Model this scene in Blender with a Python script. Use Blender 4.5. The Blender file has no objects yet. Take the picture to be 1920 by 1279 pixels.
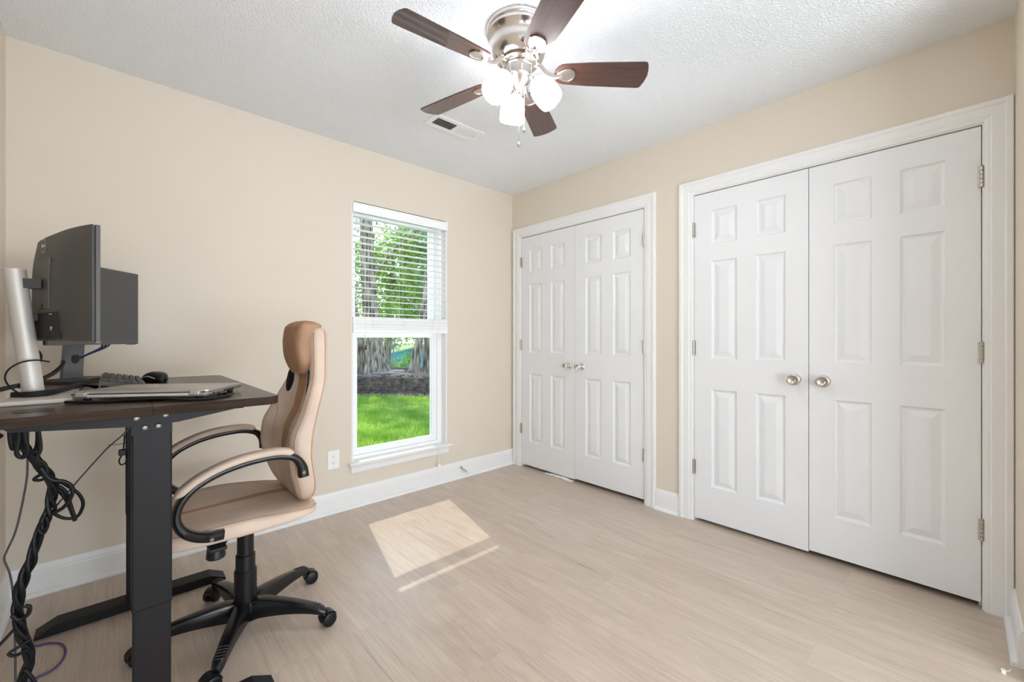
import bpy, bmesh, math, random
from mathutils import Vector, Matrix, noise as mnoise

SC = bpy.context.scene
COL = SC.collection
PI = math.pi
V = Vector

# ------------------------------------------------------------------ camera
cam_d = bpy.data.cameras.new('camera')
cam = bpy.data.objects.new('camera', cam_d)
COL.objects.link(cam)
cam_d.sensor_width = 36.0
cam_d.lens = 793.35 * 36.0 / 1920.0
cam_d.shift_y = -5.0 / 1920.0
cam_d.clip_start = 0.02
cam_d.clip_end = 300
cam.location = (-2.6492, -2.8164, 1.1382)
cam.rotation_euler = (PI / 2, 0, -0.7536)
SC.camera = cam

# ------------------------------------------------------------------ world, sun, exposure
SUN_DIR = V((-0.25, -1.0, -1.045)).normalized()
w = bpy.data.worlds.new('sky')
SC.world = w
w.use_nodes = True
wn = w.node_tree
wn.nodes.clear()
w_out = wn.nodes.new('ShaderNodeOutputWorld')
w_bg = wn.nodes.new('ShaderNodeBackground')
w_sky = wn.nodes.new('ShaderNodeTexSky')
w_sky.sky_type = 'NISHITA'
w_sky.sun_disc = False
w_sky.sun_elevation = math.asin(-SUN_DIR.z)
w_sky.sun_rotation = math.atan2(-SUN_DIR.x, -SUN_DIR.y)
w_sky.air_density = 1.0
w_sky.dust_density = 0.6
wn.links.new(w_sky.outputs[0], w_bg.inputs[0])
wn.links.new(w_bg.outputs[0], w_out.inputs[0])
w_bg.inputs[1].default_value = 0.30

sun_d = bpy.data.lights.new('sun', 'SUN')
sun_d.energy = 1.9
sun_d.angle = math.radians(0.6)
sun_d.color = (1.0, 0.95, 0.86)
sun = bpy.data.objects.new('sun', sun_d)
COL.objects.link(sun)
sun.rotation_euler = SUN_DIR.to_track_quat('-Z', 'Y').to_euler()
sun.location = (1, 6, 8)

HALL_FILL_W = 104.0      # fill light added in the unseen hall behind the camera
BULB = 12.3        # glow of the fan's frosted shades
SC.view_settings.view_transform = 'Standard'
SC.view_settings.look = 'None'
SC.view_settings.gamma = 1.0
SC.view_settings.exposure = 1.10
SC.cycles.use_denoising = True
SC.cycles.max_bounces = 14
SC.cycles.diffuse_bounces = 8
SC.cycles.transparent_max_bounces = 24
SC.cycles.sample_clamp_indirect = 8.0


# ------------------------------------------------------------------ materials
def lin(c):
    return tuple((x / 12.92 if x <= 0.04045 else ((x + 0.055) / 1.055) ** 2.4) for x in (v / 255.0 for v in c))


def nodes_of(m):
    nt = m.node_tree
    return nt, nt.nodes.get('Principled BSDF')


def mat(name, rgb, rough=0.5, metal=0.0, spec=0.5, var=0.0, vscale=8.0, bump=0.0, bscale=200.0, coat=0.0,
        stretch=(1, 1, 1), emit=None, estr=0.0, detail=3.0):
    m = bpy.data.materials.new(name)
    m.use_nodes = True
    nt, b = nodes_of(m)
    c = lin(rgb)
    b.inputs['Base Color'].default_value = (*c, 1)
    b.inputs['Roughness'].default_value = rough
    b.inputs['Metallic'].default_value = metal
    b.inputs['Specular IOR Level'].default_value = spec
    b.inputs['Coat Weight'].default_value = coat
    if emit:
        b.inputs['Emission Color'].default_value = (*emit, 1)
        b.inputs['Emission Strength'].default_value = estr
    tc = nt.nodes.new('ShaderNodeTexCoord')
    mp = nt.nodes.new('ShaderNodeMapping')
    mp.inputs['Scale'].default_value = stretch
    nt.links.new(tc.outputs['Object'], mp.inputs[0])
    if var > 0:
        n = nt.nodes.new('ShaderNodeTexNoise')
        n.inputs['Scale'].default_value = vscale
        n.inputs['Detail'].default_value = detail
        nt.links.new(mp.outputs[0], n.inputs['Vector'])
        r = nt.nodes.new('ShaderNodeValToRGB')
        r.color_ramp.elements[0].position = 0.3
        r.color_ramp.elements[1].position = 0.7
        r.color_ramp.elements[0].color = (*[x * (1 - var) for x in c], 1)
        r.color_ramp.elements[1].color = (*[min(1, x * (1 + var)) for x in c], 1)
        nt.links.new(n.outputs['Fac'], r.inputs[0])
        nt.links.new(r.outputs[0], b.inputs['Base Color'])
    if bump > 0:
        n2 = nt.nodes.new('ShaderNodeTexNoise')
        n2.inputs['Scale'].default_value = bscale
        n2.inputs['Detail'].default_value = 3
        nt.links.new(mp.outputs[0], n2.inputs['Vector'])
        bp = nt.nodes.new('ShaderNodeBump')
        bp.inputs['Strength'].default_value = bump
        bp.inputs['Distance'].default_value = 0.004
        nt.links.new(n2.outputs['Fac'], bp.inputs['Height'])
        nt.links.new(bp.outputs[0], b.inputs['Normal'])
    return m


def leaf_mat(name, rgb, rgb2, trans=0.45):
    m = bpy.data.materials.new(name)
    m.use_nodes = True
    nt, b = nodes_of(m)
    geo = nt.nodes.new('ShaderNodeTexCoord')
    n = nt.nodes.new('ShaderNodeTexNoise')
    n.inputs['Scale'].default_value = 2.3
    n.inputs['Detail'].default_value = 4
    nt.links.new(geo.outputs['Object'], n.inputs['Vector'])
    r = nt.nodes.new('ShaderNodeValToRGB')
    r.color_ramp.elements[0].position = 0.38
    r.color_ramp.elements[1].position = 0.62
    r.color_ramp.elements[0].color = (*lin(rgb), 1)
    r.color_ramp.elements[1].color = (*lin(rgb2), 1)
    nt.links.new(n.outputs['Fac'], r.inputs[0])
    nt.links.new(r.outputs[0], b.inputs['Base Color'])
    b.inputs['Roughness'].default_value = 0.55
    t = nt.nodes.new('ShaderNodeBsdfTranslucent')
    nt.links.new(r.outputs[0], t.inputs['Color'])
    mx = nt.nodes.new('ShaderNodeMixShader')
    mx.inputs[0].default_value = trans
    nt.links.new(b.outputs[0], mx.inputs[1])
    nt.links.new(t.outputs[0], mx.inputs[2])
    nt.links.new(mx.outputs[0], nt.nodes['Material Output'].inputs['Surface'])
    return m


def floor_mat():
    m = bpy.data.materials.new('vinyl_plank')
    m.use_nodes = True
    nt, b = nodes_of(m)
    N, L = nt.nodes.new, nt.links.new
    tc = N('ShaderNodeTexCoord')
    sep = N('ShaderNodeSeparateXYZ')
    L(tc.outputs['Object'], sep.inputs[0])
    cmb = N('ShaderNodeCombineXYZ')
    L(sep.outputs['Y'], cmb.inputs['X'])
    L(sep.outputs['X'], cmb.inputs['Y'])
    br = N('ShaderNodeTexBrick')
    br.offset = 0.37
    br.inputs['Scale'].default_value = 1.0
    br.inputs['Brick Width'].default_value = 1.22
    br.inputs['Row Height'].default_value = 0.178
    br.inputs['Mortar Size'].default_value = 0.0011
    br.inputs['Mortar Smooth'].default_value = 0.3
    br.inputs['Color1'].default_value = (0, 0, 0, 1)
    br.inputs['Color2'].default_value = (1, 1, 1, 1)
    br.inputs['Mortar'].default_value = (0.5, 0.5, 0.5, 1)
    L(cmb.outputs[0], br.inputs['Vector'])
    # per plank offset for the grain
    offs = N('ShaderNodeVectorMath')
    offs.operation = 'SCALE'
    offs.inputs['Scale'].default_value = 7.3
    L(br.outputs['Color'], offs.inputs[0])
    add = N('ShaderNodeVectorMath')
    add.operation = 'ADD'
    L(cmb.outputs[0], add.inputs[0])
    L(offs.outputs[0], add.inputs[1])

    def nz(scale, sx, sy, detail, rough=0.6, dist=0.0):
        mp = N('ShaderNodeMapping')
        mp.inputs['Scale'].default_value = (sx, sy, 1)
        L(add.outputs[0], mp.inputs[0])
        n = N('ShaderNodeTexNoise')
        n.inputs['Scale'].default_value = scale
        n.inputs['Detail'].default_value = detail
        n.inputs['Roughness'].default_value = rough
        n.inputs['Distortion'].default_value = dist
        L(mp.outputs[0], n.inputs['Vector'])
        return n.outputs['Fac']
    fine = nz(1.0, 5.0, 260.0, 4, 0.7, 0.3)
    streak = nz(1.0, 1.6, 34.0, 5, 0.65, 1.2)
    # cathedral figure: a band pattern bent by noise
    bend = nz(1.0, 0.9, 7.0, 2, 0.5, 0.6)
    mul = N('ShaderNodeMath')
    mul.operation = 'MULTIPLY'
    mul.inputs[1].default_value = 95.0
    L(bend, mul.inputs[0])
    sn = N('ShaderNodeMath')
    sn.operation = 'SINE'
    L(mul.outputs[0], sn.inputs[0])
    knots = nz(1.0, 1.4, 6.5, 3, 0.6, 1.5)

    def madd(a, k, c):
        q = N('ShaderNodeMath')
        q.operation = 'MULTIPLY_ADD'
        L(a, q.inputs[0])
        q.inputs[1].default_value = k
        if isinstance(c, (int, float)):
            q.inputs[2].default_value = c
        else:
            L(c, q.inputs[2])
        return q.outputs[0]
    v = madd(fine, 0.50, -0.13)
    v = madd(streak, 0.34, v)
    v = madd(v, 1.0, 0.07)
    v = madd(sn.outputs[0], 0.022, v)
    v = madd(knots, 0.35, v)
    v = madd(br.outputs['Color'], 0.07, v)
    dark = nz(1.0, 1.3, 62.0, 4, 0.62, 0.9)
    dr = N('ShaderNodeMapRange')
    dr.inputs['From Min'].default_value = 0.60
    dr.inputs['From Max'].default_value = 0.74
    L(dark, dr.inputs['Value'])
    v = madd(dr.outputs[0], -0.22, v)
    ramp = N('ShaderNodeValToRGB')
    e = ramp.color_ramp.elements
    e[0].position, e[0].color = 0.22, (*lin((144, 128, 114)), 1)
    e[1].position, e[1].color = 0.80, (*lin((214, 198, 183)), 1)
    a = e.new(0.40)
    a.color = (*lin((178, 160, 144)), 1)
    a = e.new(0.58)
    a.color = (*lin((196, 179, 163)), 1)
    L(v, ramp.inputs[0])
    mixm = N('ShaderNodeMixRGB')
    mixm.blend_type = 'MULTIPLY'
    mixm.inputs[2].default_value = (0.92, 0.905, 0.89, 1)
    L(br.outputs['Fac'], mixm.inputs[0])
    L(ramp.outputs[0], mixm.inputs[1])
    L(mixm.outputs[0], b.inputs['Base Color'])
    b.inputs['Roughness'].default_value = 0.28
    b.inputs['Specular IOR Level'].default_value = 0.45
    bp = N('ShaderNodeBump')
    bp.inputs['Strength'].default_value = 0.25
    bp.inputs['Distance'].default_value = 0.0015
    L(v, bp.inputs['Height'])
    L(bp.outputs[0], b.inputs['Normal'])
    return m


def ceiling_mat():
    m = bpy.data.materials.new('textured_ceiling')
    m.use_nodes = True
    nt, b = nodes_of(m)
    N, L = nt.nodes.new, nt.links.new
    b.inputs['Base Color'].default_value = (*lin((247, 249, 251)), 1)
    b.inputs['Roughness'].default_value = 0.9
    b.inputs['Specular IOR Level'].default_value = 0.1
    tc = N('ShaderNodeTexCoord')
    n = N('ShaderNodeTexNoise')
    n.inputs['Scale'].default_value = 100
    n.inputs['Detail'].default_value = 4
    n.inputs['Roughness'].default_value = 0.6
    L(tc.outputs['Object'], n.inputs['Vector'])
    r = N('ShaderNodeValToRGB')
    r.color_ramp.elements[0].position = 0.42
    r.color_ramp.elements[1].position = 0.62
    L(n.outputs['Fac'], r.inputs[0])
    bp = N('ShaderNodeBump')
    bp.inputs['Strength'].default_value = 0.68
    bp.inputs['Distance'].default_value = 0.006
    L(r.outputs[0], bp.inputs['Height'])
    L(bp.outputs[0], b.inputs['Normal'])
    return m


def desk_mat(name, dark, light, axis_long='y'):
    m = bpy.data.materials.new(name)
    m.use_nodes = True
    nt, b = nodes_of(m)
    N, L = nt.nodes.new, nt.links.new
    tc = N('ShaderNodeTexCoord')
    mp = N('ShaderNodeMapping')
    mp.inputs['Scale'].default_value = (60, 4, 60) if axis_long == 'y' else (4, 60, 60)
    L(tc.outputs['Object'], mp.inputs[0])
    n = N('ShaderNodeTexNoise')
    n.inputs['Scale'].default_value = 1.5
    n.inputs['Detail'].default_value = 5
    n.inputs['Distortion'].default_value = 0.6
    L(mp.outputs[0], n.inputs['Vector'])
    r = N('ShaderNodeValToRGB')
    r.color_ramp.elements[0].position = 0.3
    r.color_ramp.elements[1].position = 0.7
    r.color_ramp.elements[0].color = (*lin(dark), 1)
    r.color_ramp.elements[1].color = (*lin(light), 1)
    L(n.outputs['Fac'], r.inputs[0])
    L(r.outputs[0], b.inputs['Base Color'])
    b.inputs['Roughness'].default_value = 0.30
    bp = N('ShaderNodeBump')
    bp.inputs['Strength'].default_value = 0.12
    bp.inputs['Distance'].default_value = 0.001
    L(n.outputs['Fac'], bp.inputs['Height'])
    L(bp.outputs[0], b.inputs['Normal'])
    return m


def glass_mat():
    m = bpy.data.materials.new('window_glass')
    m.use_nodes = True
    nt, b = nodes_of(m)
    N, L = nt.nodes.new, nt.links.new
    tr = N('ShaderNodeBsdfTransparent')
    tr.inputs[0].default_value = (0.96, 0.98, 0.97, 1)
    gl = N('ShaderNodeBsdfGlossy')
    gl.inputs['Roughness'].default_value = 0.02
    fr = N('ShaderNodeFresnel')
    fr.inputs[0].default_value = 1.35
    mx = N('ShaderNodeMixShader')
    L(fr.outputs[0], mx.inputs[0])
    L(tr.outputs[0], mx.inputs[1])
    L(gl.outputs[0], mx.inputs[2])
    L(mx.outputs[0], nt.nodes['Material Output'].inputs['Surface'])
    return m


def shade_mat():
    m = bpy.data.materials.new('glowing_frosted_glass')
    m.use_nodes = True
    nt, b = nodes_of(m)
    b.inputs['Base Color'].default_value = (0.9, 0.88, 0.84, 1)
    b.inputs['Roughness'].default_value = 0.35
    b.inputs['Emission Color'].default_value = (0.925, 0.96, 1.03, 1)
    b.inputs['Emission Strength'].default_value = BULB
    return m


def ground_mat(name, cols, scale, bump=0.4):
    m = bpy.data.materials.new(name)
    m.use_nodes = True
    nt, b = nodes_of(m)
    N, L = nt.nodes.new, nt.links.new
    tc = N('ShaderNodeTexCoord')
    n = N('ShaderNodeTexNoise')
    n.inputs['Scale'].default_value = scale
    n.inputs['Detail'].default_value = 8
    n.inputs['Roughness'].default_value = 0.7
    L(tc.outputs['Object'], n.inputs['Vector'])
    r = N('ShaderNodeValToRGB')
    k = len(cols)
    els = r.color_ramp.elements
    els[0].position, els[0].color = 0.3, (*lin(cols[0]), 1)
    els[1].position, els[1].color = 0.7, (*lin(cols[-1]), 1)
    for i in range(1, k - 1):
        q = els.new(0.3 + 0.4 * i / (k - 1))
        q.color = (*lin(cols[i]), 1)
    L(n.outputs['Fac'], r.inputs[0])
    L(r.outputs[0], b.inputs['Base Color'])
    b.inputs['Roughness'].default_value = 0.95
    b.inputs['Specular IOR Level'].default_value = 0.1
    bp = N('ShaderNodeBump')
    bp.inputs['Strength'].default_value = bump
    bp.inputs['Distance'].default_value = 0.05
    L(n.outputs['Fac'], bp.inputs['Height'])
    L(bp.outputs[0], b.inputs['Normal'])
    return m


def bark_mat():
    m = bpy.data.materials.new('tree_bark')
    m.use_nodes = True
    nt, b = nodes_of(m)
    N, L = nt.nodes.new, nt.links.new
    tc = N('ShaderNodeTexCoord')
    mp = N('ShaderNodeMapping')
    mp.inputs['Scale'].default_value = (14, 14, 2.2)
    L(tc.outputs['Object'], mp.inputs[0])
    n = N('ShaderNodeTexNoise')
    n.inputs['Scale'].default_value = 1.6
    n.inputs['Detail'].default_value = 8
    n.inputs['Roughness'].default_value = 0.30
    L(mp.outputs[0], n.inputs['Vector'])
    r = N('ShaderNodeValToRGB')
    r.color_ramp.elements[0].position = 0.35
    r.color_ramp.elements[1].position = 0.68
    r.color_ramp.elements[0].color = (*lin((88, 76, 64)), 1)
    r.color_ramp.elements[1].color = (*lin((190, 174, 154)), 1)
    L(n.outputs['Fac'], r.inputs[0])
    L(r.outputs[0], b.inputs['Base Color'])
    b.inputs['Roughness'].default_value = 0.95
    bp = N('ShaderNodeBump')
    bp.inputs['Strength'].default_value = 0.9
    bp.inputs['Distance'].default_value = 0.05
    L(n.outputs['Fac'], bp.inputs['Height'])
    L(bp.outputs[0], b.inputs['Normal'])
    return m


M = {}
M['floor'] = floor_mat()
M['ceiling'] = ceiling_mat()
M['wall'] = mat('beige_wall_paint', (219, 208, 192), 0.7, spec=0.25, bump=0.06, bscale=260)
M['trim'] = mat('white_trim_paint', (234, 233, 231), 0.38, spec=0.4)
M['door'] = mat('white_door_paint', (231, 231, 232), 0.42, spec=0.4, bump=0.10, bscale=60, stretch=(3, 3, 0.12))
M['vinyl'] = mat('white_window_vinyl', (246, 246, 246), 0.35)
M['slat'] = mat('white_blind_slat', (244, 244, 242), 0.45)
M['cord'] = mat('white_cord', (236, 234, 228), 0.7)
M['nickel'] = mat('brushed_nickel', (212, 205, 199), 0.2, metal=1.0)
M['nickel_soft'] = mat('satin_nickel', (184, 175, 168), 0.38, metal=1.0)
M['chrome'] = mat('bright_chrome', (228, 226, 222), 0.09, metal=1.0)
M['hinge'] = mat('hinge_metal', (190, 184, 172), 0.35, metal=1.0)
M['blade'] = mat('walnut_fan_blade', (70, 42, 32), 0.40, spec=0.5, coat=0.7, var=0.30, vscale=1.0, stretch=(6, 110, 20), detail=6)
M['shade'] = shade_mat()
M['vent'] = mat('white_vent_metal', (236, 236, 236), 0.5)
M['dark'] = mat('dark_void', (40, 34, 30), 0.9)
M['desk_top'] = desk_mat('dark_laminate', (56, 41, 33), (80, 63, 52), 'y')
M['desk_edge'] = desk_mat('dark_laminate_edge', (50, 40, 35), (68, 56, 48), 'x')
M['desk_edge'].node_tree.nodes['Principled BSDF'].inputs['Specular IOR Level'].default_value = 0.02
M['desk_edge'].node_tree.nodes['Principled BSDF'].inputs['Roughness'].default_value = 0.8
M['desk_metal'] = mat('dark_powder_coat', (25, 22, 22), 0.5, spec=0.25, bump=0.04, bscale=900)
M['bolt'] = mat('nickel_bolt', (112, 105, 98), 0.36, metal=1.0)
M['black'] = mat('black_plastic', (15, 15, 16), 0.38, spec=0.4)
M['black_gloss'] = mat('glossy_black_plastic', (15, 15, 17), 0.22)
M['black_grey'] = mat('charcoal_plastic', (60, 57, 55), 0.5, bump=0.05, bscale=900)
M['mon_back'] = mat('monitor_casing', (70, 66, 62), 0.5, bump=0.04, bscale=1200)
M['mon_side'] = mat('monitor_edge', (84, 79, 75), 0.45)
M['screen'] = mat('switched_off_screen', (74, 73, 73), 0.45, spec=0.5)
M['stand_grey'] = mat('grey_stand_plastic', (104, 104, 106), 0.38)
M['silver'] = mat('silver_paint', (206, 198, 189), 0.5, metal=0.35)
M['laptop'] = mat('silver_laptop_shell', (176, 168, 160), 0.4, metal=0.45)
M['key'] = mat('dark_keycap', (66, 60, 57), 0.5)
M['keyboard'] = mat('keyboard_case', (112, 103, 95), 0.5)
M['cable'] = mat('black_cable', (16, 16, 17), 0.5, spec=0.3)
M['cable_grey'] = mat('dark_grey_cable', (70, 66, 64), 0.5)
M['purple'] = mat('purple_cable', (84, 66, 128), 0.5)
M['navy'] = mat('navy_cable', (38, 36, 84), 0.5)
M['white_plastic'] = mat('white_plastic', (240, 238, 234), 0.4)
M['white_mark'] = mat('white_marking', (214, 210, 204), 0.5)
M['fabric'] = mat('cream_suede', (209, 187, 169), 0.9, spec=0.15, var=0.07, vscale=9, bump=0.05, bscale=700)
M['fabric_tan'] = mat('tan_suede', (172, 135, 107), 0.9, spec=0.15, var=0.10, vscale=14, bump=0.05, bscale=700)
M['piping'] = mat('brown_piping', (184, 150, 126), 0.85)
M['tassel'] = mat('brown_wood_tassel', (92, 48, 36), 0.5)
M['glass'] = glass_mat()
M['lawn'] = ground_mat('lawn_soil', [(92, 100, 48), (122, 142, 56), (152, 172, 72)], 3.0)
M['grass'] = leaf_mat('grass_blades', (126, 172, 46), (186, 214, 92), 0.45)
M['mulch'] = ground_mat('mulch', [(70, 52, 46), (116, 92, 84), (160, 138, 128)], 9.0, 0.8)
M['stone'] = ground_mat('dark_wall_block', [(50, 42, 38), (92, 80, 72), (146, 128, 114)], 9.0, 0.9)
M['rock'] = ground_mat('grey_rock', [(128, 120, 110), (186, 178, 166)], 6.0, 0.6)
M['bark'] = bark_mat()
M['twig'] = mat('dry_branch', (164, 146, 134), 0.9)
M['leaf_bright'] = leaf_mat('yellow_green_leaves', (112, 158, 52), (190, 214, 104))  # brighter yellow-green leaf colour
M['leaf_mid'] = leaf_mat('green_leaves', (98, 140, 84), (176, 204, 138))
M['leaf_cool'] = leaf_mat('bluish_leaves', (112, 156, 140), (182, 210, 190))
M['turquoise'] = mat('turquoise_siding', (72, 200, 236), 0.7)
M['roof'] = mat('grey_roof', (150, 150, 168), 0.8)
M['yard'] = ground_mat('far_yard', [(130, 150, 70), (180, 190, 110)], 1.2)


# ------------------------------------------------------------------ mesh building
class MB:
    """Collects shapes in world coordinates; build() links them as one mesh object."""

    def __init__(self):
        self.v, self.f, self.mi = [], [], []
        self.cur = 0

    def add(self, verts, faces):
        o = len(self.v)
        self.v += [tuple(p) for p in verts]
        for fc in faces:
            self.f.append([i + o for i in fc])
            self.mi.append(self.cur)
        return self

    def box(self, lo, hi, bevel=0.0, seg=2, mtx=None):
        bm = bmesh.new()
        bmesh.ops.create_cube(bm, size=1)
        s = [hi[i] - lo[i] for i in range(3)]
        c = [(hi[i] + lo[i]) / 2 for i in range(3)]
        for q in bm.verts:
            q.co = V((q.co.x * s[0] + c[0], q.co.y * s[1] + c[1], q.co.z * s[2] + c[2]))
        if bevel > 0:
            bmesh.ops.bevel(bm, geom=bm.edges[:], offset=bevel, segments=seg, profile=0.5, affect='EDGES')
        self.take(bm, mtx)
        return self

    def take(self, bm, mtx=None):
        bm.verts.ensure_lookup_table()
        bm.verts.index_update()
        self.add([(mtx @ q.co if mtx else q.co) for q in bm.verts], [[q.index for q in fc.verts] for fc in bm.faces])
        bm.free()

    def loft(self, loops, cap0=True, cap1=True, closed=True):
        n = len(loops[0])
        verts = [p for lp in loops for p in lp]
        faces = []
        for i in range(len(loops) - 1):
            for j in range(n if closed else n - 1):
                a, b2 = i * n + j, i * n + (j + 1) % n
                faces.append([a, b2, b2 + n, a + n])
        if cap0:
            faces.append(list(range(n))[::-1])
        if cap1:
            k = (len(loops) - 1) * n
            faces.append([k + j for j in range(n)])
        return self.add(verts, faces)

    def lathe(self, prof, origin, axis=(0, 0, 1), n=32, cap0=True, cap1=True):
        """prof: list of (radius, height along axis)"""
        ax = V(axis).normalized()
        q = ax.to_track_quat('Z', 'Y')
        o = V(origin)
        loops = []
        for r, h in prof:
            loops.append([o + q @ V((r * math.cos(2 * PI * k / n), r * math.sin(2 * PI * k / n), h)) for k in range(n)])
        return self.loft(loops, cap0, cap1)

    def tube(self, pts, r, n=8, smooth=4, flat=None):
        pts = [V(p) for p in pts]
        if smooth > 1 and len(pts) > 2:
            pts = catmull(pts, smooth)
        loops = []
        up = None
        for i, p in enumerate(pts):
            t = (pts[min(i + 1, len(pts) - 1)] - pts[max(i - 1, 0)])
            if t.length < 1e-9:
                t = V((0, 0, 1))
            t.normalize()
            if up is None:
                up = V((0, 0, 1)) if abs(t.z) < 0.9 else V((1, 0, 0))
            a = up - t * up.dot(t)
            if a.length < 1e-6:
                a = t.orthogonal()
            a.normalize()
            up = a
            b2 = t.cross(a)
            rr = r[min(i * len(r) // len(pts), len(r) - 1)] if isinstance(r, (list, tuple)) else r
            ra, rb = (rr, rr) if flat is None else (rr, rr * flat)
            loops.append([p + a * (ra * math.cos(2 * PI * k / n)) + b2 * (rb * math.sin(2 * PI * k / n)) for k in range(n)])
        return self.loft(loops)

    def prism(self, poly, h0, h1, to3):
        """poly: 2D outline; to3(u, v, h) -> 3D"""
        n = len(poly)
        return self.loft([[to3(u, q, h0) for u, q in poly], [to3(u, q, h1) for u, q in poly]])

    def build(self, name, materials, parent=None, smooth=False, angle=35, kind=None, label=None, category=None, group=None,
              origin=None):
        if not isinstance(materials, (list, tuple)):
            materials = [materials]
        o = org(parent) if parent else (V(origin) if origin is not None else V((0, 0, 0)))
        me = bpy.data.meshes.new(name)
        me.from_pydata([tuple(V(p) - o) for p in self.v], [], self.f)
        for m in materials:
            me.materials.append(m)
        if len(materials) > 1:
            for p, i in zip(me.polygons, self.mi):
                p.material_index = i
        bm = bmesh.new()
        bm.from_mesh(me)
        bmesh.ops.recalc_face_normals(bm, faces=bm.faces[:])
        bm.to_mesh(me)
        bm.free()
        if smooth:
            for p in me.polygons:
                p.use_smooth = True
            me.set_sharp_from_angle(angle=math.radians(angle))
        ob = bpy.data.objects.new(name, me)
        COL.objects.link(ob)
        if parent:
            ob.parent = parent
        else:
            ob.location = o
        tag(ob, label, category, group, kind)
        return ob


def org(o):
    p = V((0, 0, 0))
    while o:
        p += V(o.location)
        o = o.parent
    return p


def tag(ob, label=None, category=None, group=None, kind=None):
    if label:
        ob['label'] = label
    if category:
        ob['category'] = category
    if group:
        ob['group'] = group
    if kind:
        ob['kind'] = kind


def thing(name, loc, label, category, group=None, kind=None):
    o = bpy.data.objects.new(name, None)
    o.empty_display_size = 0.05
    o.location = loc
    COL.objects.link(o)
    tag(o, label, category, group, kind)
    return o


def catmull(pts, k):
    out = []
    n = len(pts)
    for i in range(n - 1):
        p0, p1, p2, p3 = pts[max(i - 1, 0)], pts[i], pts[i + 1], pts[min(i + 2, n - 1)]
        for j in range(k):
            t = j / k
            out.append(0.5 * ((2 * p1) + (p2 - p0) * t + (2 * p0 - 5 * p1 + 4 * p2 - p3) * t * t + (3 * p1 - p0 - 3 * p2 + p3) * t ** 3))
    out.append(pts[-1])
    return out


def interp(xs, ys, x):
    """smooth (Catmull style) interpolation of a table"""
    if x <= xs[0]:
        return ys[0]
    if x >= xs[-1]:
        return ys[-1]
    for i in range(len(xs) - 1):
        if x <= xs[i + 1]:
            h = xs[i + 1] - xs[i]
            t = (x - xs[i]) / h

            def sl(j):
                if j == 0:
                    return (ys[1] - ys[0]) / (xs[1] - xs[0])
                if j == len(xs) - 1:
                    return (ys[-1] - ys[-2]) / (xs[-1] - xs[-2])
                a = (ys[j] - ys[j - 1]) / (xs[j] - xs[j - 1])
                c = (ys[j + 1] - ys[j]) / (xs[j + 1] - xs[j])
                return 0 if a * c <= 0 else 2 * a * c / (a + c)
            m0, m1 = sl(i) * h, sl(i + 1) * h
            return ((2 * t ** 3 - 3 * t * t + 1) * ys[i] + (t ** 3 - 2 * t * t + t) * m0 + (-2 * t ** 3 + 3 * t * t) * ys[i + 1] + (t ** 3 - t * t) * m1)


def text_part(name, body, size, mtx, parent, material, depth=0.0006, label=None, align='CENTER'):
    cu = bpy.data.curves.new(name, 'FONT')
    cu.body = body
    cu.size = size
    cu.extrude = depth
    cu.align_x = align
    cu.align_y = 'CENTER'
    cu.materials.append(material)
    tmp = bpy.data.objects.new(name, cu)
    COL.objects.link(tmp)
    me = bpy.data.meshes.new_from_object(tmp.evaluated_get(bpy.context.evaluated_depsgraph_get()))
    bpy.data.objects.remove(tmp)
    me.materials.clear()
    me.materials.append(material)
    ob = bpy.data.objects.new(name, me)
    COL.objects.link(ob)
    ob.parent = parent
    mm = mtx.copy()
    mm.translation = mm.translation - org(parent)
    ob.matrix_local = mm
    if label:
        ob['label'] = label
    return ob


def frame_mtx(origin, xdir, ydir):
    x = V(xdir).normalized()
    y = V(ydir).normalized()
    z = x.cross(y)
    m = Matrix((x, y, z)).transposed().to_4x4()
    m.translation = V(origin)
    return m


H = 2.44
XL, YF = -2.992, -2.96     # left wall and the wall behind the camera


# ================================================================== THE ROOM
def struct(name, mb, material, label, category, parent=None, smooth=False):
    return mb.build(name, material, parent, smooth=smooth, kind='structure', label=label, category=category)


fl = MB().add([(-4.8, -5.6, 0), (1.0, -5.6, 0), (1.0, 0.15, 0), (-4.8, 0.15, 0)], [[0, 1, 2, 3]])
fl.box((-4.8, -5.6, -0.1), (1.0, 0.15, -0.001))
struct('floor', fl, M['floor'], 'greige wood-look vinyl plank floor of the room', 'floor')
struct('ceiling', MB().box((XL - 0.12, YF - 0.12, H), (0.12, 0.16, H + 0.1)), M['ceiling'], 'white stippled ceiling', 'ceiling')

# window opening in the back wall
WX0, WX1, WZ0, WZ1, WD = -1.488, -0.718, 0.287, 2.068, 0.16
wb = MB()
wb.box((XL - 0.12, 0, -0.1), (WX0, WD, H))
wb.box((WX1, 0, -0.1), (0.12, WD, H))
wb.box((WX0, 0, -0.1), (WX1, WD, WZ0))
wb.box((WX0, 0, WZ1), (WX1, WD, H))
struct('wall_back', wb, M['wall'], 'beige wall holding the window', 'wall')
struct('wall_left', MB().box((XL - 0.12, YF - 0.12, -0.1), (XL, 0, H)), M['wall'], 'beige wall behind the desk at the left edge', 'wall')

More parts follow.
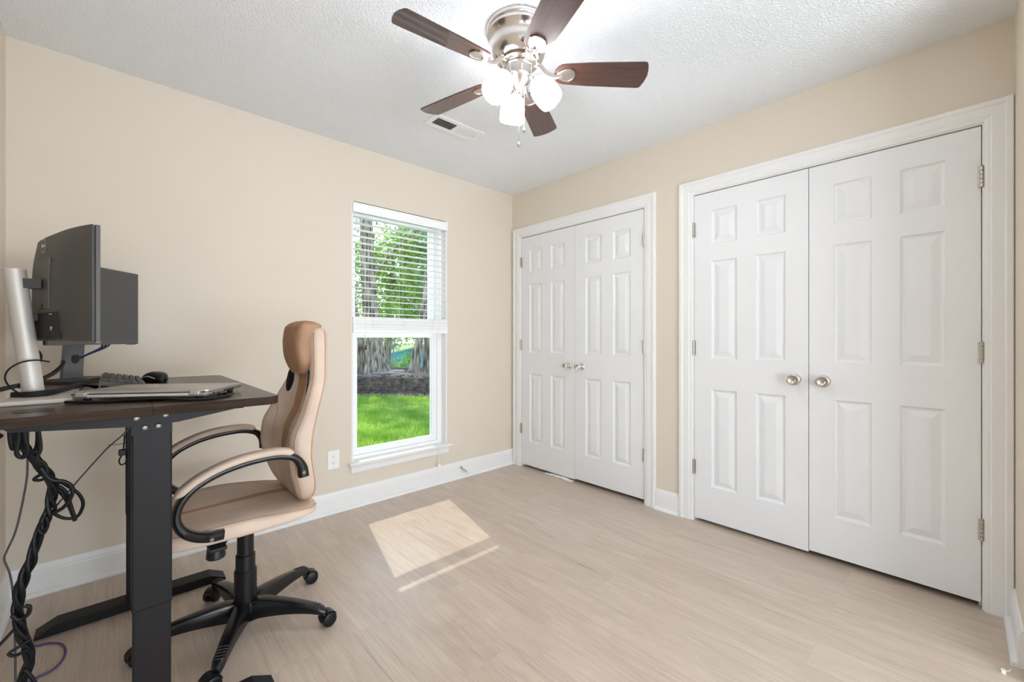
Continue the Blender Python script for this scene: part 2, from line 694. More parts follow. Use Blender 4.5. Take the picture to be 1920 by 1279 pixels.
# closet wall with its two openings
D1 = (-1.3185, -0.1125)
D2 = (-2.8715, -1.6615)
JT = 0.018
wr = MB()
ZT = 2.035 + JT
for y0, y1, z0, z1 in [(D1[1] + JT, 0.0, -0.1, H), (D1[0] - JT, D1[1] + JT, ZT, H), (D2[1] + JT, D1[0] - JT, -0.1, H),
                       (D2[0] - JT, D2[1] + JT, ZT, H), (YF - 0.12, D2[0] - JT, -0.1, H)]:
    wr.box((0, y0, z0), (0.115, y1, z1))
struct('wall_right', wr, M['wall'], 'beige wall holding the two white closets', 'wall')
wc = MB()
wc.box((0.7, YF - 0.12, 0), (0.76, 0, H))
wc.box((0.115, -1.52, 0), (0.7, -1.46, H))
wc.box((0.115, -0.04, 0), (0.7, 0, H))
wc.box((0.115, YF - 0.12, 0), (0.7, YF, H))
wc.box((0.115, YF, H - 0.06), (0.7, -0.04, H))
struct('wall_closet', wc, M['wall'], 'closet interior seen only as the dark gap under the doors', 'wall')

# wall behind the camera, unseen opening added to let fill light in
HX0, HX1 = -2.93, -0.46
wf = MB()
wf.box((XL, YF - 0.12, -0.1), (HX0, YF, H))
wf.box((HX1, YF - 0.12, -0.1), (0.0, YF, H))
wf.box((HX0, YF - 0.12, 2.38), (HX1, YF, H))
struct('wall_front', wf, M['wall'], 'beige wall at the right edge, unseen opening added for fill light', 'wall')
wh = MB()
wh.box((-4.8, -5.5, 0), (-4.7, YF - 0.12, H))
wh.box((0.12, -5.5, 0), (0.2, YF - 0.12, H))
wh.box((-4.8, -5.6, 0), (0.2, -5.5, H))
wh.box((-4.8, -5.6, H), (0.2, YF - 0.12, H + 0.1))
wh.box((-4.8, YF - 0.12, 0), (XL - 0.12, YF - 0.02, H))
struct('wall_hall', wh, M['trim'], 'unseen white hall added behind the camera around the fill light', 'wall')  # unseen shell added to hold the fill light
hw2 = MB()
hw2.box((-3.90, -5.5, 0.20), (-0.28, -5.44, 0.28))
hw2.box((-3.90, -5.5, 1.68), (-0.28, -5.44, 1.76))
hw2.box((-3.90, -5.5, 0.28), (-3.82, -5.44, 1.68))
hw2.box((-0.36, -5.5, 0.28), (-0.28, -5.44, 1.68))
struct('fill_light_frame', hw2, M['trim'], 'unseen frame added around the hall fill light', 'window')  # frame added around the fill light, no window known here
hl = bpy.data.lights.new('hall_fill_light', 'AREA')  # unseen area lamp added to brighten the room from behind
hl.shape = 'RECTANGLE'
hl.size, hl.size_y = 3.4, 1.3
hl.energy = HALL_FILL_W
hl.color = (0.785, 0.90, 1.02)
hlo = bpy.data.objects.new('hall_fill_light', hl)
hlo.location = (-2.10, -5.43, 0.98)
hlo.rotation_euler = (PI / 2 + 0.55, 0, 0)
COL.objects.link(hlo)


# ---- baseboards
def baseboard(name, p0, p1, nrm, label):
    """profile swept from p0 to p1 along the wall; nrm points into the room"""
    prof = [(0.0, 0.0), (0.014, 0.0), (0.014, 0.098), (0.012, 0.104), (0.012, 0.112), (0.0085, 0.121), (0.006, 0.132), (0.0, 0.134)]
    shoe = [(0.014, 0.0), (0.030, 0.0), (0.0295, 0.007), (0.0265, 0.013), (0.021, 0.0175), (0.014, 0.019)]
    n = V(nrm)
    a, b2 = V(p0), V(p1)

    def sweep(pr):
        mb = MB()
        mb.loft([[q + n * d + V((0, 0, z)) for d, z in pr] for q in (a, b2)])
        return mb
    o = sweep(prof).build(name, M['trim'], None, kind='structure', label=label, category='baseboard', origin=a)
    sweep(shoe).build('shoe_molding', M['trim'], o)
    return o


baseboard('baseboard_back', (XL, 0, 0), (-0.002, 0, 0), (0, -1, 0), 'white baseboard under the window')
baseboard('baseboard_left', (XL, YF, 0), (XL, -0.014, 0), (1, 0, 0), 'white baseboard behind the desk')
baseboard('baseboard_right', (0, -1.570, 0), (0, -1.409, 0), (-1, 0, 0), 'short white baseboard between the two closets')
baseboard('baseboard_front', (HX1 + 0.08, YF, 0), (-0.003, YF, 0), (0, 1, 0), 'white baseboard at the bottom right corner')


# ---- closet casings and jambs
def casing(name, y0, y1, label, yl, yr):
    """y0 < y1 opening edges between the jambs; yl / yr outer edges of the casing"""
    zt, r = 2.035, 0.006
    prof = [(0, 0), (0, 0.008), (0.010, 0.011), (0.018, 0.011), (0.024, 0.0145), (0.062, 0.0145), (0.068, 0.019), (0.086, 0.019), (0.09, 0.014), (0.09, 0)]
    root = thing(name, (0, (y0 + y1) / 2, 0), label, 'door casing', kind='structure')
    mb = MB()

    def leg(yin, yout):
        k = abs(yout - yin) / 0.09
        s = 1 if yout > yin else -1
        top = 2.121
        bot, up = [], []
        for d, t in prof:
            y = yin + s * d * k
            bot.append((-t, y, 0))
            up.append((-t, y, zt + r + d * (top - zt - r) / 0.09))
        mb.loft([bot, up])
    leg(y1 + r, yr)
    leg(y0 - r, yl)
    a, b2 = [], []
    for d, t in prof:
        z = zt + r + d * (2.121 - zt - r) / 0.09
        a.append((-t, (y1 + r) + (yr - y1 - r) * d / 0.09, z))
        b2.append((-t, (y0 - r) + (yl - y0 + r) * d / 0.09, z))
    mb.loft([a, b2])
    mb.build('casing', M['trim'], root)
    jb = MB()
    jb.box((0.0, y1, 0), (0.115, y1 + JT, zt + JT))
    jb.box((0.0, y0 - JT, 0), (0.115, y0, zt + JT))
    jb.box((0.0, y0, zt), (0.115, y1, zt + JT))
    jb.box((0.040, y1 - 0.010, 0), (0.075, y1, zt))
    jb.box((0.040, y0, 0), (0.075, y0 + 0.010, zt))
    jb.box((0.040, y0, zt - 0.010), (0.075, y1, zt))
    jb.build('jamb', M['trim'], root)


casing('trim_1', D1[0], D1[1], 'white casing around the closet doors in the corner', -1.407, -0.0185)
casing('trim_2', D2[0], D2[1], 'white casing around the larger looking closet on the right', YF + 0.002, -1.571)


# ---- six-panel closet doors
def door(name, ya, yb, hinge_side, z0, z1, label, knob_style):
    """leaf spans ya < yb in y; front face at x = 0.002 looking to -x"""
    xf, xb = 0.002, 0.036
    root = thing(name, (xf, (ya + yb) / 2, z0), label, 'closet door', kind='structure')
    wd = yb - ya
    st, mid = 0.104, 0.101
    pw = (wd - 2 * st - mid) / 2
    ys = [ya, ya + st, ya + st + pw, ya + st + pw + mid, yb - st, yb]
    zs = [z0, 0.230, 0.827, 1.013, 1.610, 1.714, 1.918, z1]
    mb = MB()
    for i in range(5):
        for j in range(7):
            a, b2, c, d = ys[i], ys[i + 1], zs[j], zs[j + 1]
            if i in (1, 3) and j in (1, 3, 5):
                rings = [(0, 0), (0.004, 0.0065), (0.011, 0.0100), (0.016, 0.0105), (0.043, 0.0012), (0.0455, 0.0006)]
                loops = []
                for ins, dep in rings:
                    loops.append([(xf + dep, a + ins, c + ins), (xf + dep, b2 - ins, c + ins), (xf + dep, b2 - ins, d - ins), (xf + dep, a + ins, d - ins)])
                mb.loft(loops, cap0=False, cap1=True)
            else:
                mb.add([(xf, a, c), (xf, b2, c), (xf, b2, d), (xf, a, d)], [[0, 1, 2, 3]])
    # edges and back
    mb.add([(xf, ya, z0), (xf, yb, z0), (xf, yb, z1), (xf, ya, z1), (xb, ya, z0), (xb, yb, z0), (xb, yb, z1), (xb, ya, z1)],
           [[4, 5, 6, 7], [0, 4, 7, 3], [1, 2, 6, 5], [0, 1, 5, 4], [3, 7, 6, 2]])
    leaf = mb.build('door_leaf', M['door'], root)
    # hinges: knuckle plus a sliver of leaf plate
    hy = yb if hinge_side > 0 else ya
    for zc in (1.815, 1.078, 0.335):
        hb = MB()
        yk = hy + hinge_side * 0.002
        for k in range(5):
            hb.lathe([(0.0, 0), (0.0062, 0.0006), (0.0062, 0.0164), (0.0, 0.017)], (-0.006, yk, zc - 0.044 + k * 0.0176), n=14)
        hb.lathe([(0.0, 0), (0.005, 0.001), (0.004, 0.004), (0.0, 0.005)], (-0.006, yk, zc + 0.0442), n=12)
        hb.box((-0.0015, yk - 0.0115, zc - 0.044), (0.0015, yk + 0.0115, zc + 0.044))
        hb.build('hinge', M['hinge'], root, smooth=True)
    # knob
    ky = (ya + 0.062) if hinge_side > 0 else (yb - 0.062)
    kz = 0.918
    if knob_style == 'round':
        knob = MB().lathe([(0.0, 0.012), (0.011, 0.012), (0.011, 0.022), (0.017, 0.027), (0.0255, 0.036), (0.0280, 0.046), (0.0270, 0.054),
                           (0.0245, 0.0565), (0.019, 0.0500), (0.010, 0.0450), (0.0, 0.0435)], (xf, ky, kz), (-1, 0, 0), 36)
    else:
        knob = MB().lathe([(0.0, 0.010), (0.0125, 0.010), (0.0125, 0.024), (0.020, 0.030), (0.0235, 0.036), (0.0235, 0.055), (0.0215, 0.058),
                           (0.013, 0.0555), (0.0, 0.055)], (xf, ky, kz), (-1, 0, 0), 36)
    ko = knob.build('knob', M['nickel' if knob_style == 'round' else 'chrome'], root, smooth=True, angle=28)
    MB().lathe([(0.0, 0.0), (0.031, 0.0), (0.031, 0.003), (0.027, 0.008), (0.016, 0.0125), (0.0, 0.013)], (xf, ky, kz), (-1, 0, 0), 36).build(
        'rosette', M['nickel' if knob_style == 'round' else 'chrome'], ko, smooth=True, angle=28)
    return root


g = 0.0015
ym1, ym2 = -0.7165, -2.2635
door('door_1', ym1 + g, D1[1] - 0.002, 1, 0.022, 2.029, 'left leaf of the closet in the corner, white six-panel door', 'tulip')
door('door_2', D1[0] + 0.002, ym1 - g, -1, 0.030, 2.029, 'right leaf of the closet in the corner, white six-panel door', 'tulip')
door('door_3', ym2 + g, D2[1] - 0.002, 1, 0.020, 2.029, 'left leaf of the nearer closet on the right, white six-panel door', 'round')
door('door_4', D2[0] + 0.003, ym2 - g, -1, 0.030, 2.029, 'right leaf of the nearer closet, white door nearest the camera', 'round')

# crumpled plastic peeking out under the corner closet
rnd = random.Random(5)
pb = MB()
loops = []
for i in range(15):
    y = -0.405 - i * 0.021
    hh = 0.004 + 0.015 * math.sin(PI * i / 14) * (0.6 + 0.4 * rnd.random())
    xo = -0.012 - 0.012 * rnd.random()
    loops.append([(0.02, y, 0.001), (xo, y, 0.001), (xo - 0.004, y + 0.004 * rnd.random(), hh * 0.6), (xo + 0.012, y, hh), (0.02, y, hh * 0.8)])
pb.loft(loops)
pb.build('plastic_bag', M['white_plastic'], None, label='crumpled white plastic poking out under the corner closet door', category='bag', origin=(0, -0.55, 0))

# ================================================================== WINDOW
win = thing('window_1', (WX0 + 0.385, 0, WZ0), 'tall white single-hung window in the beige back wall', 'window', kind='structure')
t = 0.012
fr = MB()
fr.box((WX0, 0.0, WZ0), (WX0 + t, WD, WZ1))
fr.box((WX1 - t, 0.0, WZ0), (WX1, WD, WZ1))
fr.build('reveal_liner', M['trim'], win)
FX0, FX1 = WX0 + t, WX1 - t
fz0 = 0.303
f2 = MB()
f2.box((FX0, 0.062, fz0), (FX0 + 0.022, 0.15, WZ1 - t))
f2.box((FX1 - 0.038, 0.062, fz0), (FX1, 0.15, WZ1 - t))
f2.box((FX1 - 0.044, 0.075, fz0), (FX1 - 0.038, 0.079, WZ1 - t))
f2.box((FX0 + 0.022, 0.062, fz0), (FX1 - 0.038, 0.15, fz0 + 0.022))
f2.box((FX0 + 0.022, 0.062, WZ1 - t - 0.03), (FX1 - 0.038, 0.15, WZ1 - t))
f2.build('window_frame', M['vinyl'], win)
SX0, SX1 = FX0 + 0.022, FX1 - 0.038


def sash(name, y0, y1, z0, z1, lw, rw, bw, tw):
    mb = MB()
    mb.box((SX0 + 0.001, y0, z0), (SX0 + lw, y1, z1), 0.002)
    mb.box((SX1 - rw, y0, z0), (SX1 - 0.001, y1, z1), 0.002)
    mb.box((SX0 + lw, y0, z0), (SX1 - rw, y1, z0 + bw), 0.002)
    mb.box((SX0 + lw, y0, z1 - tw), (SX1 - rw, y1, z1), 0.002)
    ob = mb.build(name, M['vinyl'], win)
    ym = (y0 + y1) / 2
    MB().box((SX0 + lw - 0.004, ym - 0.0015, z0 + bw - 0.004), (SX1 - rw + 0.004, ym + 0.0015, z1 - tw + 0.004)).build('pane', M['glass'], ob)
    return ob


sash('lower_sash', 0.072, 0.100, fz0 + 0.023, 1.185, 0.036, 0.048, 0.042, 0.042)
sash('upper_sash', 0.108, 0.136, 1.150, 2.024, 0.036, 0.048, 0.036, 0.030)
sl = MB()
sl.box((-1.512, -0.040, 0.285), (-0.694, 0.0, 0.303), 0.004)
sl.box((WX0 + 0.0005, 0.0, 0.2875), (WX1 - 0.0005, 0.15, 0.303))
sl.build('window_stool', M['trim'], win)
apr = [(0.0, 0.228), (-0.010, 0.228), (-0.014, 0.236), (-0.014, 0.268), (-0.018, 0.274), (-0.018, 0.285), (0.0, 0.285)]
MB().loft([[(-1.495, y, z) for y, z in apr], [(-0.711, y, z) for y, z in apr]]).build('apron', M['trim'], win)

# ---- blind
bl = thing('window_blind', (-1.103, 0.0, 2.05), 'white two-inch slat blind half raised in the window', 'blind')
BX0, BX1 = WX0 + 0.005, WX1 - 0.003
MB().box((BX0, 0.002, 2.008), (BX1, 0.052, 2.050), 0.002).build('headrail', M['slat'], bl)
val = MB()
vp = [(-0.018, 1.992), (-0.018, 2.001), (-0.015, 2.004), (-0.015, 2.044), (-0.018, 2.047), (-0.018, 2.056), (-0.006, 2.056), (-0.006, 1.992)]
val.loft([[(BX0, y, z) for y, z in vp], [(BX1, y, z) for y, z in vp]])
val.box((BX1 - 0.008, -0.006, 1.992), (BX1, 0.03, 2.056))
val.build('valance', M['slat'], bl)


def slat_mesh(z, tilt=0.0, th=0.0026):
    mb = MB()
    y0, y1 = -0.014, 0.036
    pr = []
    for k in range(7):
        s = k / 6
        pr.append((y0 + (y1 - y0) * s, z + 0.0022 * math.sin(PI * s) + tilt * (s - 0.5)))
    lo = [(y, q - th) for y, q in pr][::-1]
    mb.loft([[(BX0, y, q) for y, q in pr + lo], [(BX1, y, q) for y, q in pr + lo]])
    return mb


for k in range(16):
    slat_mesh(1.312 + 0.0437 * k, 0.001).build('slat', M['slat'], bl, smooth=True)
rs = random.Random(3)
for k in range(12):
    slat_mesh(1.2055 + 0.0072 * k, 0.0022 * (rs.random() - 0.5), 0.0064).build('slat', M['slat'], bl, smooth=True)
MB().box((BX0 - 0.001, -0.016, 1.176), (BX1 + 0.001, 0.036, 1.199), 0.003).build('bottom_rail', M['slat'], bl)
for x in (-1.352, -1.116, -0.868):
    lc = MB()
    for y in (-0.0155, 0.0375):
        lc.tube([(x, y, 2.01), (x, y, 1.19)], 0.0007, 5)
    # slack loops of cord where the ladder bunches up in the raised stack
    rr = random.Random(int(x * 1000))
    for q in range(3):
        lc.tube([(x + 0.004 * q, -0.016, 1.285 - 0.02 * q), (x + 0.012 + 0.006 * rr.random(), -0.021, 1.262 - 0.02 * q),
                 (x + 0.002, -0.020, 1.240 - 0.018 * q), (x - 0.005, -0.016, 1.225 - 0.012 * q)], 0.0008, 5)
    lc.build('ladder_cord', M['cord'], bl)
tc2 = MB()
tc2.tube([(-1.403, -0.022, 2.0), (-1.404, -0.024, 1.6), (-1.404, -0.024, 1.155)], 0.0008, 5)
tc2.tube([(-1.401, -0.024, 1.150), (-1.400, -0.024, 1.095)], 0.0009, 5)
tc2.lathe([(0.0, 0), (0.0045, 0.001), (0.0055, 0.006), (0.003, 0.013), (0.0, 0.014)], (-1.4035, -0.024, 1.150), n=10)
pcord = tc2.build('tilt_cord', M['cord'], bl)
MB().lathe([(0.0, 0.0), (0.0085, 0.002), (0.0085, 0.010), (0.006, 0.024), (0.003, 0.034), (0.0, 0.036)], (-1.400, -0.024, 1.058), n=14).build(
    'tassel', M['tassel'], pcord, smooth=True, label='dark brown tassel')
lift = MB()
for dx in (-0.004, 0.003, 0.008):
    lift.tube([(-0.822 + dx, -0.024, 2.0), (-0.821 + dx * 0.8, -0.050, 1.2), (-0.822 + dx * 0.6, -0.056, 0.45), (-0.824 + dx * 0.4, -0.052, 0.165)], 0.0008, 5)
lift.build('lift_cord', M['cord'], bl)
tl = MB()
for dx in (-0.005, 0.004):
    tl.lathe([(0.0, 0.0), (0.0075, 0.001), (0.0075, 0.008), (0.004, 0.030), (0.0, 0.032)], (-0.824 + dx, -0.052, 0.138), n=10)
tl.build('tassel', M['white_plastic'], bl, smooth=True)

# ================================================================== SMALL WALL THINGS
ot = thing('wall_outlet', (-1.608, 0, 0.345), 'white duplex power outlet low on the wall left of the window', 'outlet')
MB().box((-1.6455, -0.0055, 0.284), (-1.5705, 0.0, 0.404), 0.0025).build('cover_plate', M['white_plastic'], ot)
for zc in (0.364, 0.324):
    rb = MB()
    pts = []
    for k in range(28):
        a = 2 * PI * k / 28
        pts.append((0.0172 * math.cos(a), max(-0.0125, min(0.0125, 0.0172 * math.sin(a)))))
    rb.prism(pts, -0.0035, -0.0072, lambda u, q, h: (-1.608 + u, h, zc + q))
    rc = rb.build('receptacle', M['white_plastic'], ot)
    sb = MB()
    sb.box((-1.6150, -0.0076, zc - 0.001), (-1.6130, -0.0066, zc + 0.0075))
    sb.box((-1.6032, -0.0076, zc - 0.000), (-1.6012, -0.0066, zc + 0.0065))
    sb.lathe([(0.0, 0), (0.0022, 0), (0.0022, 0.001), (0, 0.001)], (-1.608, -0.0066, zc - 0.0065), (0, -1, 0), 10)
    sb.build('slot', M['dark'], rc)
MB().lathe([(0.0, 0), (0.0028, 0), (0.002, 0.001), (0, 0.001)], (-1.608, -0.0055, 0.344), (0, -1, 0), 12).build('screw', M['white_plastic'], ot)

ds = thing('door_stop', (-0.590, -0.014, 0.083), 'small metal spring door stop on the baseboard right of the window', 'door stop')
sp = MB()
dv = V((0.30, -0.85, -0.45)).normalized()
o0 = V((-0.590, -0.014, 0.085))
q = dv.to_track_quat('Z', 'Y')
sp.tube([o0 + q @ V((0.0055 * math.cos(k * 0.8), 0.0055 * math.sin(k * 0.8), 0.006 + k * 0.00055)) for k in range(110)], 0.0013, 5, smooth=1)
sp.build('spring', M['hinge'], ds)
MB().lathe([(0.0, -0.002), (0.011, -0.002), (0.011, 0.004), (0.006, 0.009), (0.0, 0.009)], o0, dv, 14).build('mount', M['hinge'], ds, smooth=True)
MB().lathe([(0.0, 0.066), (0.0075, 0.067), (0.008, 0.076), (0.005, 0.081), (0.0, 0.082)], o0, dv, 14).build('rubber_tip', M['white_plastic'], ds, smooth=True)

# ceiling vent
cv = thing('ceiling_vent', (-1.117, -0.667, H), 'white two-way air vent in the ceiling beyond the fan', 'vent')
vx0, vx1, vy0, vy1 = -1.264, -0.970, -0.709, -0.626
vf = MB()
for (a, b2, c, d) in [(vx0 - 0.032, vx1 + 0.032, vy0 - 0.030, vy0), (vx0 - 0.032, vx1 + 0.032, vy1, vy1 + 0.030),
                      (vx0 - 0.032, vx0, vy0, vy1), (vx1, vx1 + 0.032, vy0, vy1), (-1.124, -1.116, vy0, vy1)]:
    vf.box((a, c, H - 0.006), (b2, d, H - 0.0005))
vf.build('frame', M['vent'], cv)
MB().box((vx0, vy0, H - 0.0012), (vx1, vy1, H - 0.0004)).build('duct_opening', M['dark'], cv)
for k in range(28):
    x = vx0 + (vx1 - vx0) * (k + 0.5) / 28
    if abs(x + 1.12) < 0.006:
        continue
    s = 1 if x < -1.12 else -1
    lb = MB()
    dx, dz = s * 0.0036, 0.0055
    # left half opens toward the camera and shows dark, right half turns its face to it
    lb.loft([[(x - dx, y, H - 0.0075), (x + dx, y, H - 0.0075 + dz), (x + dx, y, H - 0.0067 + dz), (x - dx, y, H - 0.0067)] for y in (vy0, vy1)])
    lb.build('louver', M['vent'], cv)
MB().box((vx1 - 0.006, vy0 + 0.02, H - 0.014), (vx1 - 0.003, vy0 + 0.045, H - 0.006)).build('lever', M['vent'], cv)

# ================================================================== CEILING FAN
FC = V((-1.408, -1.535, 0))
fan = thing('ceiling_fan', (FC.x, FC.y, H), 'brushed nickel hugger ceiling fan with five dark wood blades and three lit shades', 'ceiling fan')


def fl_lathe(prof, z=0.0):
    return MB().lathe(prof, (FC.x, FC.y, z), (0, 0, 1), 56)


fl_lathe([(0.0, 2.4395), (0.133, 2.4395), (0.136, 2.436), (0.136, 2.424), (0.131, 2.418), (0.133, 2.414), (0.134, 2.402), (0.127, 2.394),
          (0.121, 2.388), (0.119, 2.382), (0.116, 2.378), (0.117, 2.358), (0.114, 2.340), (0.106, 2.322), (0.094, 2.309), (0.080, 2.303), (0.0, 2.303)]).build(
    'motor_housing', M['nickel'], fan, smooth=True, angle=40)
fl_lathe([(0.0, 2.303), (0.070, 2.303), (0.078, 2.298), (0.080, 2.290), (0.070, 2.284), (0.0, 2.284)]).build('flywheel', M['nickel'], fan, smooth=True, angle=40)
fl_lathe([(0.0, 2.285), (0.050, 2.285), (0.060, 2.281), (0.0605, 2.276), (0.057, 2.273), (0.057, 2.240), (0.054, 2.232), (0.046, 2.222), (0.034, 2.214),
          (0.022, 2.196), (0.014, 2.178), (0.012, 2.168), (0.0, 2.166)]).build('switch_housing', M['nickel'], fan, smooth=True, angle=40)

PITCH = math.radians(13)
for k in range(5):
    a = math.radians(30 + 72 * k)
    rd = V((1, 0, 0))
    tn = V((0, 1, 0))
    up = V((0, 0, 1))
    # blade plane: +tn edge is lower
    tb = (tn * math.cos(PITCH) - up * math.sin(PITCH)).normalized()
    nb = rd.cross(tb).normalized()
    base = V((FC.x, FC.y, 2.252))

    def P(r, s, h, base=base, rd=rd, tb=tb, nb=nb):
        return base + rd * r + tb * s + nb * h
    ol = []
    r0, r1 = 0.150, 0.545
    # rounded shoulders at the root, slightly bowed tip with small corner radii
    for j in range(9):
        th = PI / 2 + PI * j / 8
        ol.append((r0 + 0.045 + 0.045 * math.cos(th), 0.050 * math.sin(th)))
    tipw = 0.065
    ol.append((0.30, -0.058))
    for (r, s) in [(r1 - 0.030, -tipw), (r1 - 0.018, -tipw + 0.002), (r1 - 0.012, -tipw + 0.010), (r1 - 0.004, -0.030), (r1, 0.0), (r1 - 0.004, 0.030),
                   (r1 - 0.012, tipw - 0.010), (r1 - 0.018, tipw - 0.002), (r1 - 0.030, tipw), (0.30, 0.058)]:
        ol.append((r, s))
    bm_ = MB().prism(ol, 0.0, 0.0055, lambda u, q2, h: P(u, q2, h))
    bm_.build('blade', M['blade'], fan).rotation_euler = (0, 0, a)
    # blade iron: curved arm plus the rounded triangular plate under the blade
    ir = MB()
    arm = [base + rd * 0.066 + up * 0.040, base + rd * 0.092 + up * 0.034, base + rd * 0.118 + up * 0.004, P(0.150, 0, -0.010), P(0.180, 0, -0.0045)]
    ir.tube(arm, 0.0105, 10, 5, flat=0.55)
    pl = []
    for j in range(13):
        th = -0.62 + 1.24 * j / 12
        pl.append((0.148 + 0.090 * math.cos(th) if abs(th) < 0.5 else 0.148 + 0.083 * math.cos(th), 0.062 * math.sin(th) * 0.98))
    pl += [(0.190, 0.031), (0.160, 0.013), (0.160, -0.013), (0.190, -0.031)]
    n2 = len(pl)
    inner = [(0.203 + (u - 0.203) * 0.82, q2 * 0.82) for u, q2 in pl]
    ir.loft([[P(u, q2, -0.0005) for u, q2 in pl], [P(u, q2, -0.0055) for u, q2 in pl], [P(u, q2, -0.0062) for u, q2 in inner], [P(u, q2, -0.0042) for u, q2 in inner]])
    ir.build('blade_iron', M['nickel_soft'], fan, smooth=True, angle=30).rotation_euler = (0, 0, a)

# light kit: three arms with frosted bell shades
for az in (60, 180, 300):
    a = math.radians(az)
    rd = V((math.cos(a), math.sin(a), 0))
    c0 = V((FC.x, FC.y, 2.226))
    axis = (rd * 0.60 + V((0, 0, -0.80))).normalized()
    elbow = c0 + rd * 0.062 + V((0, 0, -0.002))
    am = MB().tube([c0 + rd * 0.020, c0 + rd * 0.042 + V((0, 0, 0.008)), elbow, elbow + axis * 0.016], 0.0085, 10, 5)
    arm_o = am.build('lamp_arm', M['nickel'], fan, smooth=True)
    MB().lathe([(0.0, 0.004), (0.014, 0.004), (0.021, 0.012), (0.024, 0.024), (0.023, 0.034), (0.0, 0.034)], elbow, axis, 24).build('socket_cup', M['nickel'], arm_o, smooth=True)
    shp = [(0.020, 0.018), (0.036, 0.029), (0.047, 0.048), (0.0525, 0.072), (0.0540, 0.096), (0.0530, 0.122), (0.0505, 0.134), (0.047, 0.1335),
           (0.0500, 0.096), (0.047, 0.068), (0.040, 0.045), (0.018, 0.028)]
    MB().lathe(shp, elbow, axis, 32, cap0=False, cap1=False).build('lamp_shade', M['shade'], fan, smooth=True, label='lit frosted glass shade')
    MB().lathe([(0.0, 0.040), (0.012, 0.044), (0.024, 0.066), (0.028, 0.086), (0.024, 0.104), (0.012, 0.115), (0.0, 0.117)], elbow, axis, 20).build(
        'bulb', M['shade'], fan, smooth=True)

for (dx, dy, zb, ln) in [(0.022, -0.010, 2.012, 0.15), (0.004, 0.004, 1.950, 0.20)]:
    px, py = FC.x + dx, FC.y + dy
    pc = MB()
    nb_ = int(ln / 0.0042)
    pc.tube([(px, py, 2.20), (px, py, zb + 0.018)], 0.0009, 6)
    for j in range(nb_):
        z = zb + 0.02 + j * 0.0042
        pc.lathe([(0.0, -0.0013), (0.0013, -0.0006), (0.0013, 0.0006), (0.0, 0.0013)], (px, py, z), n=6)
    pco = pc.build('pull_chain', M['nickel'], fan)
    MB().lathe([(0.0, 0.0), (0.0052, 0.0015), (0.0065, 0.008), (0.0045, 0.016), (0.002, 0.021), (0.0, 0.022)], (px, py, zb - 0.002), n=16).build(
        'pull_fob', M['nickel'], pco, smooth=True)

# ================================================================== STANDING DESK
TZ = 0.957
desk = thing('standing_desk', (-2.57, -0.82, 0), 'dark wood-grain height-adjustable desk on black T-shaped legs', 'desk')


def desk_top(x0, x1, left):
    y0, y1, r = -1.345, -0.292, 0.035
    pts = []

    def arc(cx, cy, a0, a1):
        for j in range(7):
            a = math.radians(a0 + (a1 - a0) * j / 6)
            pts.append((cx + r * math.cos(a), cy + r * math.sin(a)))
    if left:
        arc(x0 + r, y1 - r, 90, 180)
        arc(x0 + r, y0 + r, 180, 270)
        pts.extend([(x1, y0), (x1, y1)])
    else:
        arc(x1 - r, y0 + r, 270, 360)
        arc(x1 - r, y1 - r, 0, 90)
        pts.extend([(x0, y1), (x0, y0)])
    cx = sum(p[0] for p in pts) / len(pts)
    cy = sum(p[1] for p in pts) / len(pts)
    mb = MB()

    def ring(ins, z):
        out = []
        for x, y in pts:
            sx = 1 if x > cx else -1
            sy = 1 if y > cy else -1
            seam = abs(x - (x1 if left else x0)) < 1e-6
            out.append((x if seam else x - sx * ins, y - sy * ins, z))
        return out
    mb.cur = 1
    mb.loft([ring(0.002, TZ - 0.0245), ring(0.0, TZ - 0.0225), ring(0.0, TZ - 0.002), ring(0.002, TZ)], True, False)
    mb.cur = 0
    top = ring(0.002, TZ)
    mb.add(top, [list(range(len(top)))])
    return mb


desk_top(-2.872, -2.5757, True).build('desktop_panel', [M['desk_top'], M['desk_edge']], desk)
desk_top(-2.5747, -2.268, False).build('desktop_panel', [M['desk_top'], M['desk_edge']], desk)
